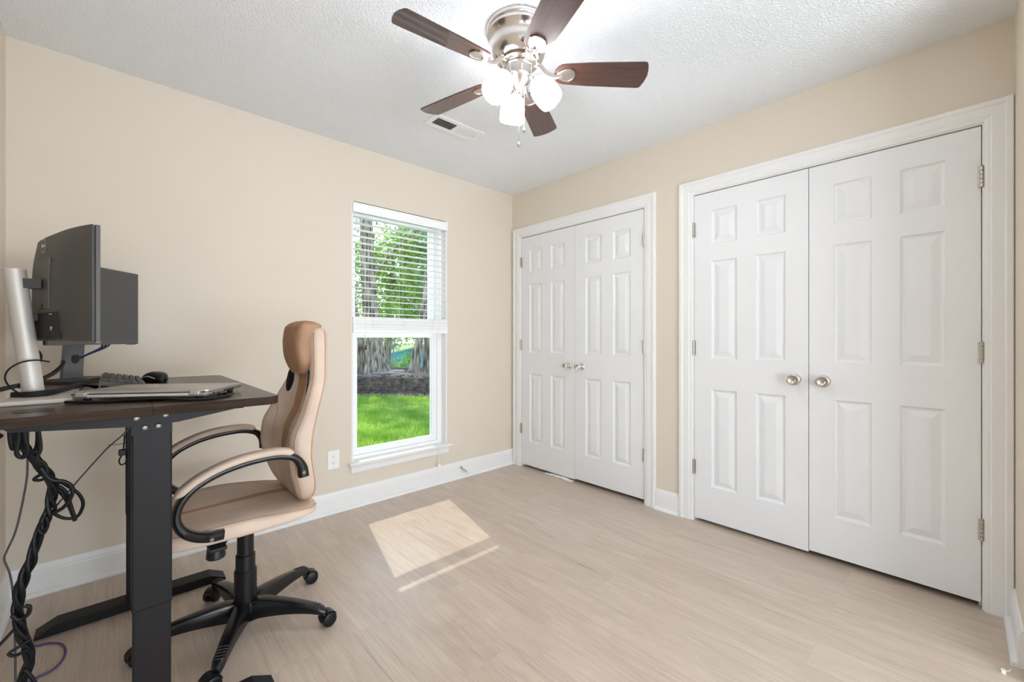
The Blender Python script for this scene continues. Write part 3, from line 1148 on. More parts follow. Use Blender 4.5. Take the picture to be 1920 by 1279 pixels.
# cable grommet in the near corner
gm = MB().lathe([(0.030, 0.0), (0.036, 0.0), (0.036, 0.0018), (0.030, 0.0010)], (-2.797, -1.226, TZ - 0.0005), n=36, cap0=False, cap1=False)
gm.build('grommet', M['black_grey'], desk, smooth=True)
MB().lathe([(0.0, 0.0), (0.031, 0.0), (0.031, 0.0006), (0.0, 0.0006)], (-2.797, -1.226, TZ), n=36).build('grommet_cap', M['black'], desk)
CX0, CX1 = -2.617, -2.532
for yc, near in ((-1.270, True), (-0.400, False)):
    # column: wide outer tube above, slimmer tube in the foot
    cb = MB()
    cb.box((CX0, yc - 0.028, 0.40), (CX1, yc + 0.028, 0.9325), 0.004)
    cb.box((CX0 + 0.002, yc - 0.026, 0.036), (CX1 - 0.002, yc + 0.026, 0.41), 0.004)
    cb.build('column', M['desk_metal'], desk)
    ft = MB()
    fo = [(-2.872, 0.004), (-2.872, 0.012), (-2.815, 0.040), (-2.325, 0.040), (-2.268, 0.012), (-2.268, 0.004)]
    ft.prism(fo, yc - 0.038, yc + 0.038, lambda u, q2, h: (u, h, q2))
    fto = ft.build('foot', M['desk_metal'], desk)
    for x in (-2.85, -2.29):
        MB().lathe([(0.0, 0), (0.016, 0), (0.016, 0.0045), (0, 0.0045)], (x, yc, 0), n=14).build('glide', M['black'], fto)
    br = MB()
    s = -1 if near else 1
    ys_ = yc + s * 0.030
    poly = [(-2.836, 0.9325), (-2.836, 0.926), (-2.828, 0.919), (-2.63, 0.903), (-2.52, 0.903), (-2.335, 0.932), (-2.328, 0.9325)] if near else \
        [(-2.836, 0.9325), (-2.836, 0.922), (-2.63, 0.903), (-2.52, 0.903), (-2.328, 0.930), (-2.328, 0.9325)]
    br.prism(poly, ys_ - 0.0035, ys_ + 0.0035, lambda u, q2, h: (u, h, q2))
    br.box((CX0, yc - 0.031 if near else yc + 0.0275, 0.878), (CX1, yc - 0.0275 if near else yc + 0.031, 0.905))
    br.box((-2.80, yc - 0.03, 0.924), (-2.36, yc + 0.03, 0.9325))
    br.build('support_bracket', M['desk_metal'], desk)
    for (x, z) in [(-2.590, 0.897), (-2.562, 0.898), (-2.607, 0.924), (-2.547, 0.926)]:
        yb = yc + s * 0.0335
        MB().lathe([(0.0, 0.0), (0.0078, 0.0), (0.0074, 0.003), (0.0055, 0.0046), (0.0048, 0.0046), (0.0036, 0.0022), (0.0, 0.0022)], (x, yb, z), (0, s, 0), 18).build(
            'bolt', M['bolt'], desk, smooth=True, angle=30)
MB().box((-2.60, -1.235, 0.888), (-2.55, -0.435, 0.924), 0.003).build('crossbar', M['desk_metal'], desk)

# ================================================================== OFFICE CHAIR
CH = V((-2.273, -0.877, 0))
chair = thing('office_chair', CH, 'cream and tan suede racing-style office chair on a black five-star base', 'office chair')


def cw(u, v, z):
    return V((CH.x + u, CH.y + v, z))


ZB = [0.488, 0.505, 0.535, 0.575, 0.62, 0.70, 0.76, 0.84, 0.91, 0.97, 1.05, 1.12, 1.155, 1.176, 1.186]
UW = [0.165, 0.148, 0.130, 0.114, 0.098, 0.087, 0.092, 0.132, 0.163, 0.186, 0.196, 0.196, 0.200, 0.212, 0.232]
UR = [0.185, 0.205, 0.212, 0.212, 0.205, 0.192, 0.196, 0.212, 0.238, 0.260, 0.270, 0.274, 0.274, 0.268, 0.250]
WW = [0.110, 0.165, 0.205, 0.232, 0.247, 0.257, 0.254, 0.236, 0.206, 0.178, 0.155, 0.147, 0.140, 0.126, 0.085]
DEP = [0.00, 0.010, 0.020, 0.032, 0.042, 0.052, 0.056, 0.052, 0.040, 0.028, 0.016, 0.010, 0.006, 0.0, 0.0]


def back_front(z, v):
    """front surface of the backrest: the wings stand forward of the middle"""
    wv, uw, dp = interp(ZB, WW, z), interp(ZB, UW, z), interp(ZB, DEP, z)
    t_ = min(1.0, abs(v) / wv)
    return uw + dp * (1 - min(1, (t_ / 0.80)) ** 3)


def back_pt(z, th):
    wv, uw, ur = interp(ZB, WW, z), interp(ZB, UW, z), interp(ZB, UR, z)
    mid = uw * 0.45 + ur * 0.55
    c, s_ = math.cos(th), math.sin(th)
    v = wv * math.copysign(abs(c) ** 0.62, c)
    kk = abs(s_) ** 0.55
    if s_ < 0:
        u = mid - (mid - back_front(z, v)) * kk
    else:
        u = mid + (ur + 0.012 * (1 - (v / wv) ** 2) - mid) * kk
    return cw(u, v, z)


def back_loop(z, n=48):
    return [back_pt(z, 2 * PI * k / n) for k in range(n)]


bk = MB()
zz = [0.488 + (1.186 - 0.488) * (0.5 - 0.5 * math.cos(PI * k / 46)) for k in range(47)]
bk.loft([back_loop(z) for z in zz])
backo = bk.build('backrest', M['fabric'], chair, smooth=True, angle=60)


def strip_on_back(v0f, v1f, z0, z1, lift, n=26, m=8, thick=0.004):
    """patch lying on the front of the backrest between two edges given as functions of z"""
    loops = []
    for i in range(n):
        z = z0 + (z1 - z0) * i / (n - 1)
        a, b2 = v0f(z), v1f(z)
        fr_, bk_ = [], []
        for j in range(m):
            v = a + (b2 - a) * j / (m - 1)
            e = lift * (1 if 0 < j < m - 1 else 0.1)
            if i in (0, n - 1):
                e = 0.1 * lift
            fr_.append(cw(back_front(z, v) - e, v, z))
            bk_.append(cw(back_front(z, v) + thick, v, z))
        loops.append(fr_ + bk_[::-1])
    return MB().loft(loops)


def stripe_w(z):
    return interp([0.65, 0.665, 0.70, 0.85, 1.03], [0.012, 0.026, 0.034, 0.046, 0.052], z)


strip_on_back(lambda z: -stripe_w(z), stripe_w, 0.650, 1.03, 0.0035).build('centre_stripe', M['fabric_tan'], backo, smooth=True,
                                                                                                           label='tan centre stripe')
# piping seams on the inner face: along the wings, and beside the middle panel
for sd in (-1, 1):
    pp = MB()
    pts = []
    for k in range(24):
        z = 0.53 + (1.185 - 0.53) * k / 23
        pts.append(back_pt(z, -0.42 if sd > 0 else -PI + 0.42))
    pp.tube(pts, 0.0032, 6, 2)
    pp.build('piping', M['piping'], backo, smooth=True)
    pp = MB()
    pts = []
    for k in range(18):
        z = 0.53 + (0.86 - 0.53) * k / 17
        v = sd * interp([0.5, 0.6, 0.7, 0.78, 0.87], [0.085, 0.110, 0.120, 0.130, 0.175], z)
        pts.append(cw(back_front(z, v) - 0.0005, v, z))
    pp.tube(pts, 0.0026, 6, 2)
    pp.build('piping', M['piping'], backo, smooth=True)
    pp = MB()
    pts = []
    for k in range(30):
        z = 0.50 + (1.19 - 0.50) * k / 29
        pts.append(back_pt(z, 0.22 if sd > 0 else PI - 0.22))
    pp.tube(pts, 0.0030, 6, 2)
    pp.build('piping', M['piping'], backo, smooth=True)
    # dark oval pass-through below the headrest
    zc, vc = 0.955, 0.117 * sd
    ov, ring = MB(), MB()
    out, mid_ = [], []
    for k in range(28):
        a = 2 * PI * k / 28
        v, z = vc + 0.021 * math.cos(a) + 0.010 * sd * math.sin(a) * -0.3, zc + 0.052 * math.sin(a)
        out.append(cw(back_front(z, v) - 0.0015, v, z))
        mid_.append(cw(back_front(z, v) + 0.015, v, z))
    ov.loft([mid_, out])
    ov.build('vent_hole', M['black'], backo, label='black oval opening')

# headrest pillow wrapping the top of the back
hr = MB()
loops = []
nh = 34
for i in range(nh):
    s = (1 - math.cos(PI * (i / (nh - 1)) ** 0.9)) / 2
    z = 0.992 + 0.220 * s
    wv = 0.120 * (1 - 0.34 * (max(0, 0.34 - s) / 0.34) ** 2)
    bulge = 0.053 * math.sin(PI * min(1, 0.10 + s * 0.80)) ** 0.40
    e = math.sqrt(max(0.02, 1 - max(0, (s - 0.86) / 0.14) ** 2))
    back_ = 0.020 + 0.042 * max(0, min(1, (s - 0.72) / 0.20))
    lp = []
    for k in range(30):
        th = 2 * PI * k / 30
        c, s_ = math.cos(th), math.sin(th)
        v = wv * (0.45 + 0.55 * e) * math.copysign(abs(c) ** 0.48, c)
        basef = back_front(min(z, 1.14), v * 0.9)
        if s_ < 0:
            u = basef + 0.006 - (bulge + 0.006) * abs(s_) ** 0.6
        else:
            u = basef + 0.006 + back_ * abs(s_) ** 0.6
        u = 0.205 + (u - 0.205) * (e if s > 0.86 else 1)
        lp.append(cw(u, v, z))
    loops.append(lp)
hr.loft(loops)
hr.build('headrest', M['fabric_tan'], chair, smooth=True, angle=70, label='tan suede headrest pillow')

# seat cushion
US = [-0.285, -0.270, -0.235, -0.16, -0.05, 0.06, 0.13, 0.175, 0.205, 0.222]
SWD = [0.150, 0.195, 0.228, 0.248, 0.256, 0.252, 0.240, 0.222, 0.190, 0.120]
ST = [0.470, 0.494, 0.508, 0.512, 0.510, 0.503, 0.497, 0.490, 0.484, 0.476]
SB = [0.452, 0.442, 0.438, 0.438, 0.440, 0.444, 0.448, 0.452, 0.456, 0.464]


def seat_top(u, v):
    wv, st_ = interp(US, SWD, u), interp(US, ST, u)
    t_ = min(1, abs(v) / wv)
    return st_ + 0.020 * t_ ** 2 * math.exp(-((u + 0.06) / 0.17) ** 2) - 0.004 * (1 - t_)


def seat_pt(u, th):
    wv, sb_ = interp(US, SWD, u), interp(US, SB, u)
    c, s_ = math.cos(th), math.sin(th)
    v = wv * math.copysign(abs(c) ** 0.55, c)
    tp = seat_top(u, v)
    md = tp * 0.45 + sb_ * 0.55
    kk = abs(s_) ** 0.6
    return cw(u, v, md + (tp - md) * kk if s_ > 0 else md - (md - sb_) * kk)


def seat_loop(u, n=44):
    return [seat_pt(u, 2 * PI * k / n) for k in range(n)]


stm = MB()
stm.loft([seat_loop(-0.285 + 0.507 * (0.5 - 0.5 * math.cos(PI * k / 30))) for k in range(31)])
seato = stm.build('seat', M['fabric'], chair, smooth=True, angle=60)


def seat_patch(v0f, v1f, u0, u1, lift, n=18, m=6):
    loops = []
    for i in range(n):
        u = u0 + (u1 - u0) * i / (n - 1)
        a, b2 = v0f(u), v1f(u)
        tp_, bt = [], []
        for j in range(m):
            v = a + (b2 - a) * j / (m - 1)
            wv = interp(US, SWD, u)
            drop = 0.0
            e = lift * (1 if 0 < j < m - 1 else 0.1)
            tp_.append(cw(u, v, seat_top(u, v) + e))
            bt.append(cw(u, v, seat_top(u, v) - 0.006))
        loops.append(tp_ + bt[::-1])
    return MB().loft(loops)


seat_patch(lambda u: -0.030 + 0.20 * max(0, u + 0.12), lambda u: -0.002 + 0.26 * max(0, u + 0.12), -0.22, 0.165, 0.0022).build('seat_stripe', M['fabric_tan'], seato, smooth=True,
                                                                                              label='tan seat stripe')
for sd in (-1, 1):
    pp = MB()
    pts = [seat_pt(u, 0.42 if sd > 0 else PI - 0.42) for u in [-0.26 + 0.47 * k / 20 for k in range(21)]]
    pp.tube(pts, 0.0030, 6, 2)
    pp.build('piping', M['piping'], seato, smooth=True)
# looped armrests
ARM = [(0.128, 0.634), (0.122, 0.672), (0.098, 0.706), (0.055, 0.721), (0.010, 0.724), (-0.060, 0.718), (-0.130, 0.701), (-0.190, 0.671), (-0.228, 0.630), (-0.240, 0.585),
       (-0.228, 0.545), (-0.195, 0.512), (-0.155, 0.493), (-0.112, 0.486)]
for sd in (-1, 1):
    v0 = sd * 0.284
    pts = catmull([V((u, 0, z)) for u, z in ARM], 5)
    loops = []
    npt = len(pts)
    for i, p in enumerate(pts):
        d = pts[min(i + 1, npt - 1)] - pts[max(i - 1, 0)]
        d.normalize()
        nn = V((-d.z, 0, d.x))
        s = i / (npt - 1)
        hw = 0.0115 + 0.007 * max(0, 1 - s / 0.22) + 0.005 * max(0, (s - 0.55) / 0.45)
        wd = 0.021
        # bend inward at the foot to reach under the seat
        vin = -sd * 0.035 * max(0, (s - 0.80) / 0.20)
        lp = []
        for k in range(16):
            th = 2 * PI * k / 16
            c, s_ = math.cos(th), math.sin(th)
            a = hw * math.copysign(abs(c) ** 0.7, c)
            b2 = wd * math.copysign(abs(s_) ** 0.7, s_)
            lp.append(cw(p.x + nn.x * a, v0 + vin + b2, p.z + nn.z * a))
        loops.append(lp)
    armo = MB().loft(loops).build('armrest', M['black_gloss'], chair, smooth=True, angle=50)
    pads = [(0.094, 0.727), (0.055, 0.738), (0.010, 0.741), (-0.060, 0.736), (-0.130, 0.719), (-0.195, 0.688), (-0.244, 0.647)]
    pp_ = catmull([V((u, 0, z)) for u, z in pads], 5)
    loops = []
    npt = len(pp_)
    for i, p in enumerate(pp_):
        d = pp_[min(i + 1, npt - 1)] - pp_[max(i - 1, 0)]
        d.normalize()
        nn = V((d.z, 0, -d.x))
        if nn.z < 0:
            nn = -nn
        s = i / (npt - 1)
        e = min(1, s / 0.07, (1 - s) / 0.07)
        e = 0.35 + 0.65 * e
        lp = []
        for k in range(16):
            th = 2 * PI * k / 16
            c, s_ = math.cos(th), math.sin(th)
            a = 0.0125 * e * math.copysign(abs(c) ** 0.8, c) - 0.001
            b2 = 0.027 * e * math.copysign(abs(s_) ** 0.7, s_)
            lp.append(cw(p.x + nn.x * a, v0 + b2, p.z + nn.z * a))
        loops.append(lp)
    MB().loft(loops).build('arm_pad', M['fabric'], armo, smooth=True, angle=60, label='cream arm pad')
    for (u, z) in ((0.124, 0.652), (-0.150, 0.494)):
        MB().lathe([(0.0, 0.0), (0.0065, 0.0), (0.006, 0.0022), (0.0, 0.0022)], cw(u, v0 + sd * (0.0200 if z > 0.6 else 0.012), z), (0, sd, 0), 14).build('bolt', M['bolt'], armo, smooth=True)

# mechanism under the seat
mc = MB()
mc.box((CH.x - 0.10, CH.y - 0.075, 0.395), (CH.x + 0.09, CH.y + 0.075, 0.4405), 0.008)
mc.box((CH.x - 0.15, CH.y - 0.245, 0.428), (CH.x - 0.10, CH.y + 0.245, 0.4385), 0.003)
mc.box((CH.x + 0.02, CH.y - 0.16, 0.432), (CH.x + 0.06, CH.y + 0.16, 0.4415), 0.003)
mc.build('tilt_mechanism', M['black'], chair)
MB().tube([cw(-0.06, -0.07, 0.415), cw(-0.09, -0.14, 0.412), cw(-0.112, -0.185, 0.411)], 0.006, 8).build('lever_rod', M['black'], chair, smooth=True)
MB().lathe([(0.0, 0.0), (0.026, 0.001), (0.029, 0.006), (0.025, 0.040), (0.0, 0.040)], cw(-0.125, -0.195, 0.389), n=24).build('tension_knob', M['black'], chair, smooth=True)
MB().box((CH.x + 0.15, CH.y - 0.04, 0.425), (CH.x + 0.215, CH.y + 0.04, 0.437), 0.003).build('back_bracket', M['black'], chair)

# gas lift with its telescopic cover
lf = MB()
lf.lathe([(0.0, 0.28), (0.029, 0.28), (0.0285, 0.398), (0.0, 0.398)], cw(0, 0, 0), n=32)
lf.lathe([(0.0, 0.215), (0.034, 0.215), (0.0335, 0.287), (0.031, 0.289), (0.0, 0.289)], cw(0, 0, 0), n=32)
lf.lathe([(0.0, 0.075), (0.0385, 0.075), (0.0385, 0.226), (0.036, 0.229), (0.0, 0.229)], cw(0, 0, 0), n=32)
lf.build('gas_lift', M['black'], chair, smooth=True, angle=30)
base = MB()
base.lathe([(0.0, 0.060), (0.036, 0.060), (0.047, 0.070), (0.050, 0.098), (0.045, 0.108), (0.0, 0.110)], cw(0, 0, 0), n=30)
baseo = base.build('star_hub', M['black_gloss'], chair, smooth=True, angle=40)
for k in range(5):
    a = math.radians(-43.8 + 72 * k)
    rd = V((math.cos(a), math.sin(a), 0))
    tn = V((-math.sin(a), math.cos(a), 0))
    loops = []
    n_ = 22
    for i in range(n_):
        s = i / (n_ - 1)
        r = 0.022 + 0.298 * s
        zt_ = 0.118 - 0.006 * s - 0.034 * s ** 2.4
        hgt = 0.056 * (1 - s) ** 1.2 + 0.026
        if s < 0.12:
            zt_ -= 0.010 * (1 - s / 0.12)
        wd = 0.0265 - 0.008 * s
        if s > 0.9:
            e = (s - 0.9) / 0.1
            wd *= math.sqrt(max(0.05, 1 - e * e * 0.75))
            zt_ -= 0.010 * e * e
        zb_ = zt_ - hgt
        c0 = V((CH.x, CH.y, 0)) + rd * r
        cs = [(-wd, zb_ + 0.004), (-wd * 1.02, zt_ - 0.010), (-wd * 0.86, zt_ - 0.003), (-wd * 0.5, zt_), (wd * 0.5, zt_), (wd * 0.86, zt_ - 0.003), (wd * 1.02, zt_ - 0.010), (wd, zb_ + 0.004),
              (wd * 0.7, zb_), (-wd * 0.7, zb_)]
        loops.append([c0 + tn * q2 + V((0, 0, z)) for q2, z in cs])
    lego = MB().loft(loops).build('base_leg', M['black_gloss'], chair, smooth=True, angle=35)
    # ribbed foot pad near the end of each leg
    rb = MB()
    for j in range(5):
        s = 0.76 + 0.038 * j
        r = 0.022 + 0.298 * s
        zt_ = 0.118 - 0.006 * s - 0.034 * s ** 2.4
        c0 = V((CH.x, CH.y, zt_)) + rd * r
        rb.tube([c0 - tn * 0.017 - V((0, 0, 0.002)), c0 + V((0, 0, 0.0006)) + rd * 0.004, c0 + tn * 0.017 - V((0, 0, 0.002))], 0.0016, 6, 3)
    rb.build('grip_ribs', M['black_grey'], lego, smooth=True)
    # caster
    sw = [0.9, -0.5, 2.2, 0.4, -0.9][k]
    hd = (rd * math.cos(sw) + tn * math.sin(sw))
    sdv = V((-hd.y, hd.x, 0))
    piv = V((CH.x, CH.y, 0)) + rd * 0.306
    wc_ = piv + hd * 0.020 + V((0, 0, 0.0275))
    cst = MB()
    for s in (-1, 1):
        cst.lathe([(0.0, 0.0), (0.0225, 0.0), (0.0265, 0.002), (0.0275, 0.006), (0.0275, 0.013), (0.0255, 0.018), (0.019, 0.0205), (0.0, 0.0205)], wc_ + sdv * (s * 0.006), sdv * s, 26)
    co = cst.build('caster', M['black'], chair, smooth=True, angle=35)
    hd_ = MB()
    hd_.lathe([(0.0, 0.030), (0.0055, 0.030), (0.0055, 0.064), (0.0, 0.064)], (piv.x, piv.y, 0), n=10)
    lo = []
    for i in range(9):
        th = math.radians(20 + 150 * i / 8)
        rr = 0.0305
        p = wc_ + hd * (rr * math.cos(th)) + V((0, 0, rr * math.sin(th)))
        pi_ = wc_ + hd * ((rr - 0.006) * math.cos(th)) + V((0, 0, (rr - 0.006) * math.sin(th)))
        lo.append([p - sdv * 0.019, p + sdv * 0.019, pi_ + sdv * 0.017, pi_ - sdv * 0.017])
    hd_.loft(lo)
    hd_.build('caster_hood', M['black'], co)

# ================================================================== MONITORS
def monitor_body(root, ctr, ndir, wd, z0, z1, bulge):
    """screen faces ndir; returns helper P(s, d, z): s along the screen, d forward"""
    n = V((ndir[0], ndir[1], 0)).normalized()
    s_ = V((n.y, -n.x, 0))          # to the right seen from behind
    c = V((ctr[0], ctr[1], 0))

    def P(s, d, z):
        return c + s_ * s + n * d + V((0, 0, z))
    mx = frame_mtx(c, s_, n)

    hw = wd / 2
    fr_ = MB()
    fr_.box((-hw, -0.002, z0), (hw, 0.008, z1), 0.0015, mtx=mx)
    body = fr_.build('bezel', M['mon_side'], root)
    gv = MB()
    gv.box((-hw + 0.003, -0.0062, z0 + 0.003), (hw - 0.003, -0.0018, z1 - 0.003), mtx=mx)
    gv.build('edge_groove', M['black'], body)
    sc_ = MB()
    sc_.box((-hw + 0.007, 0.0065, z0 + 0.020), (hw - 0.007, 0.0086, z1 - 0.008), mtx=mx)
    sc_.build('screen', M['screen'], root)
    bb = MB()
    nx, nz = 29, 17
    grid = []
    for j in range(nz):
        row = []
        for i in range(nx):
            a, b2 = -1 + 2 * i / (nx - 1), -1 + 2 * j / (nz - 1)
            dp = 0.003 + (bulge + 0.010) * (1 - abs(a) ** 3.2) * (1 - 0.55 * max(0, b2) ** 2.5) * (1 - 0.25 * max(0, -b2) ** 6)
            row.append(P(a * (hw - 0.0005), -0.006 - dp, (z0 + z1) / 2 + b2 * ((z1 - z0) / 2 - 0.0005)))
        grid.append(row)
    vs = [p for r in grid for p in r]
    fs = [[j * nx + i, j * nx + i + 1, (j + 1) * nx + i + 1, (j + 1) * nx + i] for j in range(nz - 1) for i in range(nx - 1)]
    # rim down to the groove
    o = len(vs)
    bord = [(0, i) for i in range(nx)] + [(j, nx - 1) for j in range(1, nz)] + [(nz - 1, i) for i in range(nx - 2, -1, -1)] + [(j, 0) for j in range(nz - 2, 0, -1)]
    for (j, i) in bord:
        a, b2 = -1 + 2 * i / (nx - 1), -1 + 2 * j / (nz - 1)
        vs.append(P(a * (hw - 0.0005), -0.006, (z0 + z1) / 2 + b2 * ((z1 - z0) / 2 - 0.0005)))
    nb = len(bord)
    for k in range(nb):
        (j0, i0), (j1, i1) = bord[k], bord[(k + 1) % nb]
        fs.append([j0 * nx + i0, j1 * nx + i1, o + (k + 1) % nb, o + k])
    bb.add(vs, fs)
    return P, n, s_, mx, bb


# monitor seen from behind, on the silver column stand
N1 = (0.96, 0.28)
mon1 = thing('monitor', (-2.762, -0.926, TZ), 'dark grey monitor turned back-on to the camera, on a silver column stand', 'monitor', 'monitors on the desk')
P1, n1, s1, mx1, bb1 = monitor_body(mon1, (-2.758, -0.939), N1, 0.517, 1.130, 1.451, 0.030)
hb = bb1.build('rear_housing', M['mon_back'], mon1, smooth=True, angle=40)
# mounting plate, port bay and its ports
DB = -0.0490
pl_ = MB().box((-0.062, DB - 0.0022, 1.225), (0.062, DB + 0.004, 1.372), 0.0015, mtx=mx1)
plo = pl_.build('mount_plate', M['mon_side'], mon1)
tab = MB().box((-0.012, DB - 0.0045, 1.226), (0.012, DB - 0.001, 1.238), 0.002, mtx=mx1)
tab.build('release_button', M['black'], plo)
MB().box((-0.125, DB - 0.0012, 1.137), (0.125, DB + 0.010, 1.214), 0.001, mtx=mx1).build('port_bay', M['dark'], mon1, label='dark recess with video ports')
pr_ = MB()
for s in (-0.07, -0.045):
    pr_.box((s - 0.006, DB - 0.010, 1.190), (s + 0.006, DB - 0.001, 1.212), 0.002, mtx=mx1)
pr_.build('plug', M['black_grey'], mon1)
pm = MB()
pm.box((0.070, DB - 0.0022, 1.206), (0.092, DB - 0.001, 1.2085), mtx=mx1)
pm.build('port_label', M['white_mark'], mon1)
text_part('port_label', 'DP', 0.016, frame_mtx(P1(0.088, DB - 0.0018, 1.166), s1, V((0, 0, 1))), mon1, M['white_mark'], 0.0002)
# round maker's badge high on the back
lg = MB()
cpt = (0.0, -0.0478, 1.412)
rings = 48
for k in range(rings):
    a0, a1 = 2 * PI * k / rings, 2 * PI * (k + 1) / rings
    q_ = []
    for r in (0.0195, 0.0212):
        q_ += [(r * math.cos(a0), r * math.sin(a0)), (r * math.cos(a1), r * math.sin(a1))]
    lg.add([P1(q_[0][0], cpt[1], cpt[2] + q_[0][1]), P1(q_[1][0], cpt[1], cpt[2] + q_[1][1]), P1(q_[3][0], cpt[1], cpt[2] + q_[3][1]), P1(q_[2][0], cpt[1], cpt[2] + q_[2][1])], [[0, 1, 2, 3]])
lg.build('round_badge', M['white_mark'], mon1)
text_part('badge_lettering', 'D', 0.0125, frame_mtx(P1(-0.0120, cpt[1], cpt[2]), s1, V((0, 0, 1))), mon1, M['white_mark'], 0.0002)
text_part('badge_lettering', 'E', 0.0125, frame_mtx(P1(-0.0035, cpt[1], cpt[2]), (s1 * 0.88 + V((0, 0, 0.47))), (V((0, 0, 0.88)) - s1 * 0.47)), mon1, M['white_mark'], 0.0002)
text_part('badge_lettering', 'LL', 0.0125, frame_mtx(P1(0.0085, cpt[1], cpt[2]), s1, V((0, 0, 1))), mon1, M['white_mark'], 0.0002)
# stand: leaning silver column, black arm, silver base plate
top_c, bot_c = V((-2.861, -0.945, 1.338)), V((-2.824, -0.936, TZ + 0.012))
ax_ = (top_c - bot_c)
colm = MB()
nl = 12
cl_ = []
for i in range(nl + 1):
    p = bot_c + ax_ * (i / nl)
    lp = []
    for k in range(32):
        th = 2 * PI * k / 32
        lp.append(p + s1 * (0.0232 * math.cos(th)) + n1 * (0.0232 * math.sin(th)) + V((0, 0, -0.07 * 0.0232 * math.sin(th) * 0)))
    cl_.append(lp)
colm.loft(cl_)
colm.build('column', M['silver'], mon1, smooth=True, angle=40)
za = 1.298
ar = MB()
pa = bot_c + ax_ * ((za - bot_c.z) / ax_.z)
pa = V((pa.x, pa.y, za))
pb_ = P1(0.0, DB + 0.001, za)
dv_ = (pb_ - pa)
dv_.z = 0
sd_ = V((-dv_.y, dv_.x, 0)).normalized()
ar.loft([[p + sd_ * q2 + V((0, 0, z)) for q2, z in ((-0.016, -0.014), (0.016, -0.014), (0.016, 0.014), (-0.016, 0.014))] for p in (pa, pb_)])
ar.build('arm', M['black_grey'], mon1)
MB().box((-2.872, -1.092, TZ), (-2.735, -0.800, TZ + 0.0125), 0.003).build('base_plate', M['silver'], mon1)
# its cables run from the port bay down behind the column
for k, s in enumerate((-0.07, -0.045)):
    MB().tube([P1(s, DB - 0.006, 1.195), P1(s - 0.006, DB - 0.012, 1.165), P1(s - 0.04, DB - 0.018, 1.125), V((-2.822 + 0.006 * k, -0.865, 1.085)), V((-2.846 + 0.006 * k, -0.868, 1.02)),
               V((-2.862, -0.878, 0.990))], 0.0042, 8).build('video_cable', M['cable'], mon1, smooth=True)

# monitor seen from the front
N2 = (0.79, -0.62)
c2 = V((-2.570, -0.189, 0)) + V((-0.617, -0.787, 0)) * 0.21 - V((0.787, -0.617, 0)) * 0.008
mon2 = thing('monitor', (c2.x, c2.y, TZ), 'switched-off monitor facing the room beside the window-side wall, on a grey stand', 'monitor', 'monitors on the desk')
P2, n2_, s2, mx2, bb2 = monitor_body(mon2, (c2.x, c2.y), N2, 0.42, 1.112, 1.436, 0.022)
bb2.build('rear_housing', M['mon_back'], mon2, smooth=True, angle=40)
# s axis points right seen from behind, so the front reads along -s
text_part('chin_lettering', 'DELL', 0.0115, frame_mtx(P2(0.0, 0.0086, 1.1215), -s2, V((0, 0, 1))), mon2, M['white_mark'], 0.0003)
for k in range(5):
    MB().box((-0.196 + 0.011 * k, 0.004, 1.1095), (-0.190 + 0.011 * k, 0.007, 1.1135), mtx=mx2).build('button', M['black'], mon2)
nk = MB()
sec = [(-0.040, -0.022), (-0.030, -0.034), (0.030, -0.034), (0.040, -0.022), (0.040, -0.012), (-0.040, -0.012)]
lo = []
for i in range(9):
    f_ = i / 8
    z = TZ + 0.016 + (1.27 - TZ - 0.016) * f_
    sc_k = 1.12 - 0.16 * f_
    lo.append([P2(a * sc_k, b2 - 0.057 - 0.02 * (1 - f_), z) for a, b2 in sec])
nk.loft(lo)
nko = nk.build('stand_neck', M['stand_grey'], mon2)
hp = []
for k in range(22):
    a = 2 * PI * k / 22
    hp.append((0.018 * math.cos(a), 1.055 + 0.021 * math.sin(a)))
MB().prism(hp, 0, 1, lambda u, q2, h: P2(u - 0.004, -0.0930 + 0.0105 * h, q2)).build('cable_hole', M['black'], nko)
MB().box((-0.055, -0.095, 1.21), (0.055, -0.035, 1.32), 0.004, mtx=mx2).build('mount_block', M['black_grey'], mon2)
bs = MB()
pts = [(-0.100, -0.14), (-0.100, -0.01), (-0.080, 0.015), (0.080, 0.015), (0.100, -0.01), (0.100, -0.14)]
bs.loft([[P2(a, b2, TZ) for a, b2 in pts], [P2(a, b2, TZ + 0.010) for a, b2 in pts], [P2(a * 0.88, b2 * 0.9, TZ + 0.018) for a, b2 in pts]])
bs.build('stand_base', M['black_grey'], mon2)
for k in range(3):
    s0 = -0.01 - 0.022 * k
    MB().tube([P2(s0 - 0.045, -0.02, 1.118), P2(s0 * 0.5 - 0.03, -0.012, 1.098), P2(-0.008 - 0.003 * k, -0.040, 1.072), P2(-0.004, -0.066, 1.056)], 0.0034, 7).build(
        'signal_cable', M['navy'], mon2, smooth=True, label='navy blue cable')

# ================================================================== LAPTOP, KEYBOARD, MOUSE
xd, yd = V((0.84, -0.543, 0)), V((0.543, 0.84, 0))
lap_o = V((-2.745, -1.118, TZ + 0.0078))
lap = thing('laptop', lap_o + xd * 0.17 + yd * 0.12, 'closed silver laptop lying near the front edge of the desk', 'laptop')
lm = frame_mtx(lap_o, xd, yd)


def tilt_z(y, z):
    return z


def wedge(x0, x1, y0, y1, zb0, zt0, zb1, zt1, bev=0.0):
    mb = MB()
    mb.loft([[lm @ V(p) for p in ((x0, y0, zb0), (x1, y0, zb0), (x1, y0, zt0), (x0, y0, zt0))],
             [lm @ V(p) for p in ((x0, y1, zb1), (x1, y1, zb1), (x1, y1, zt1), (x0, y1, zt1))]])
    return mb


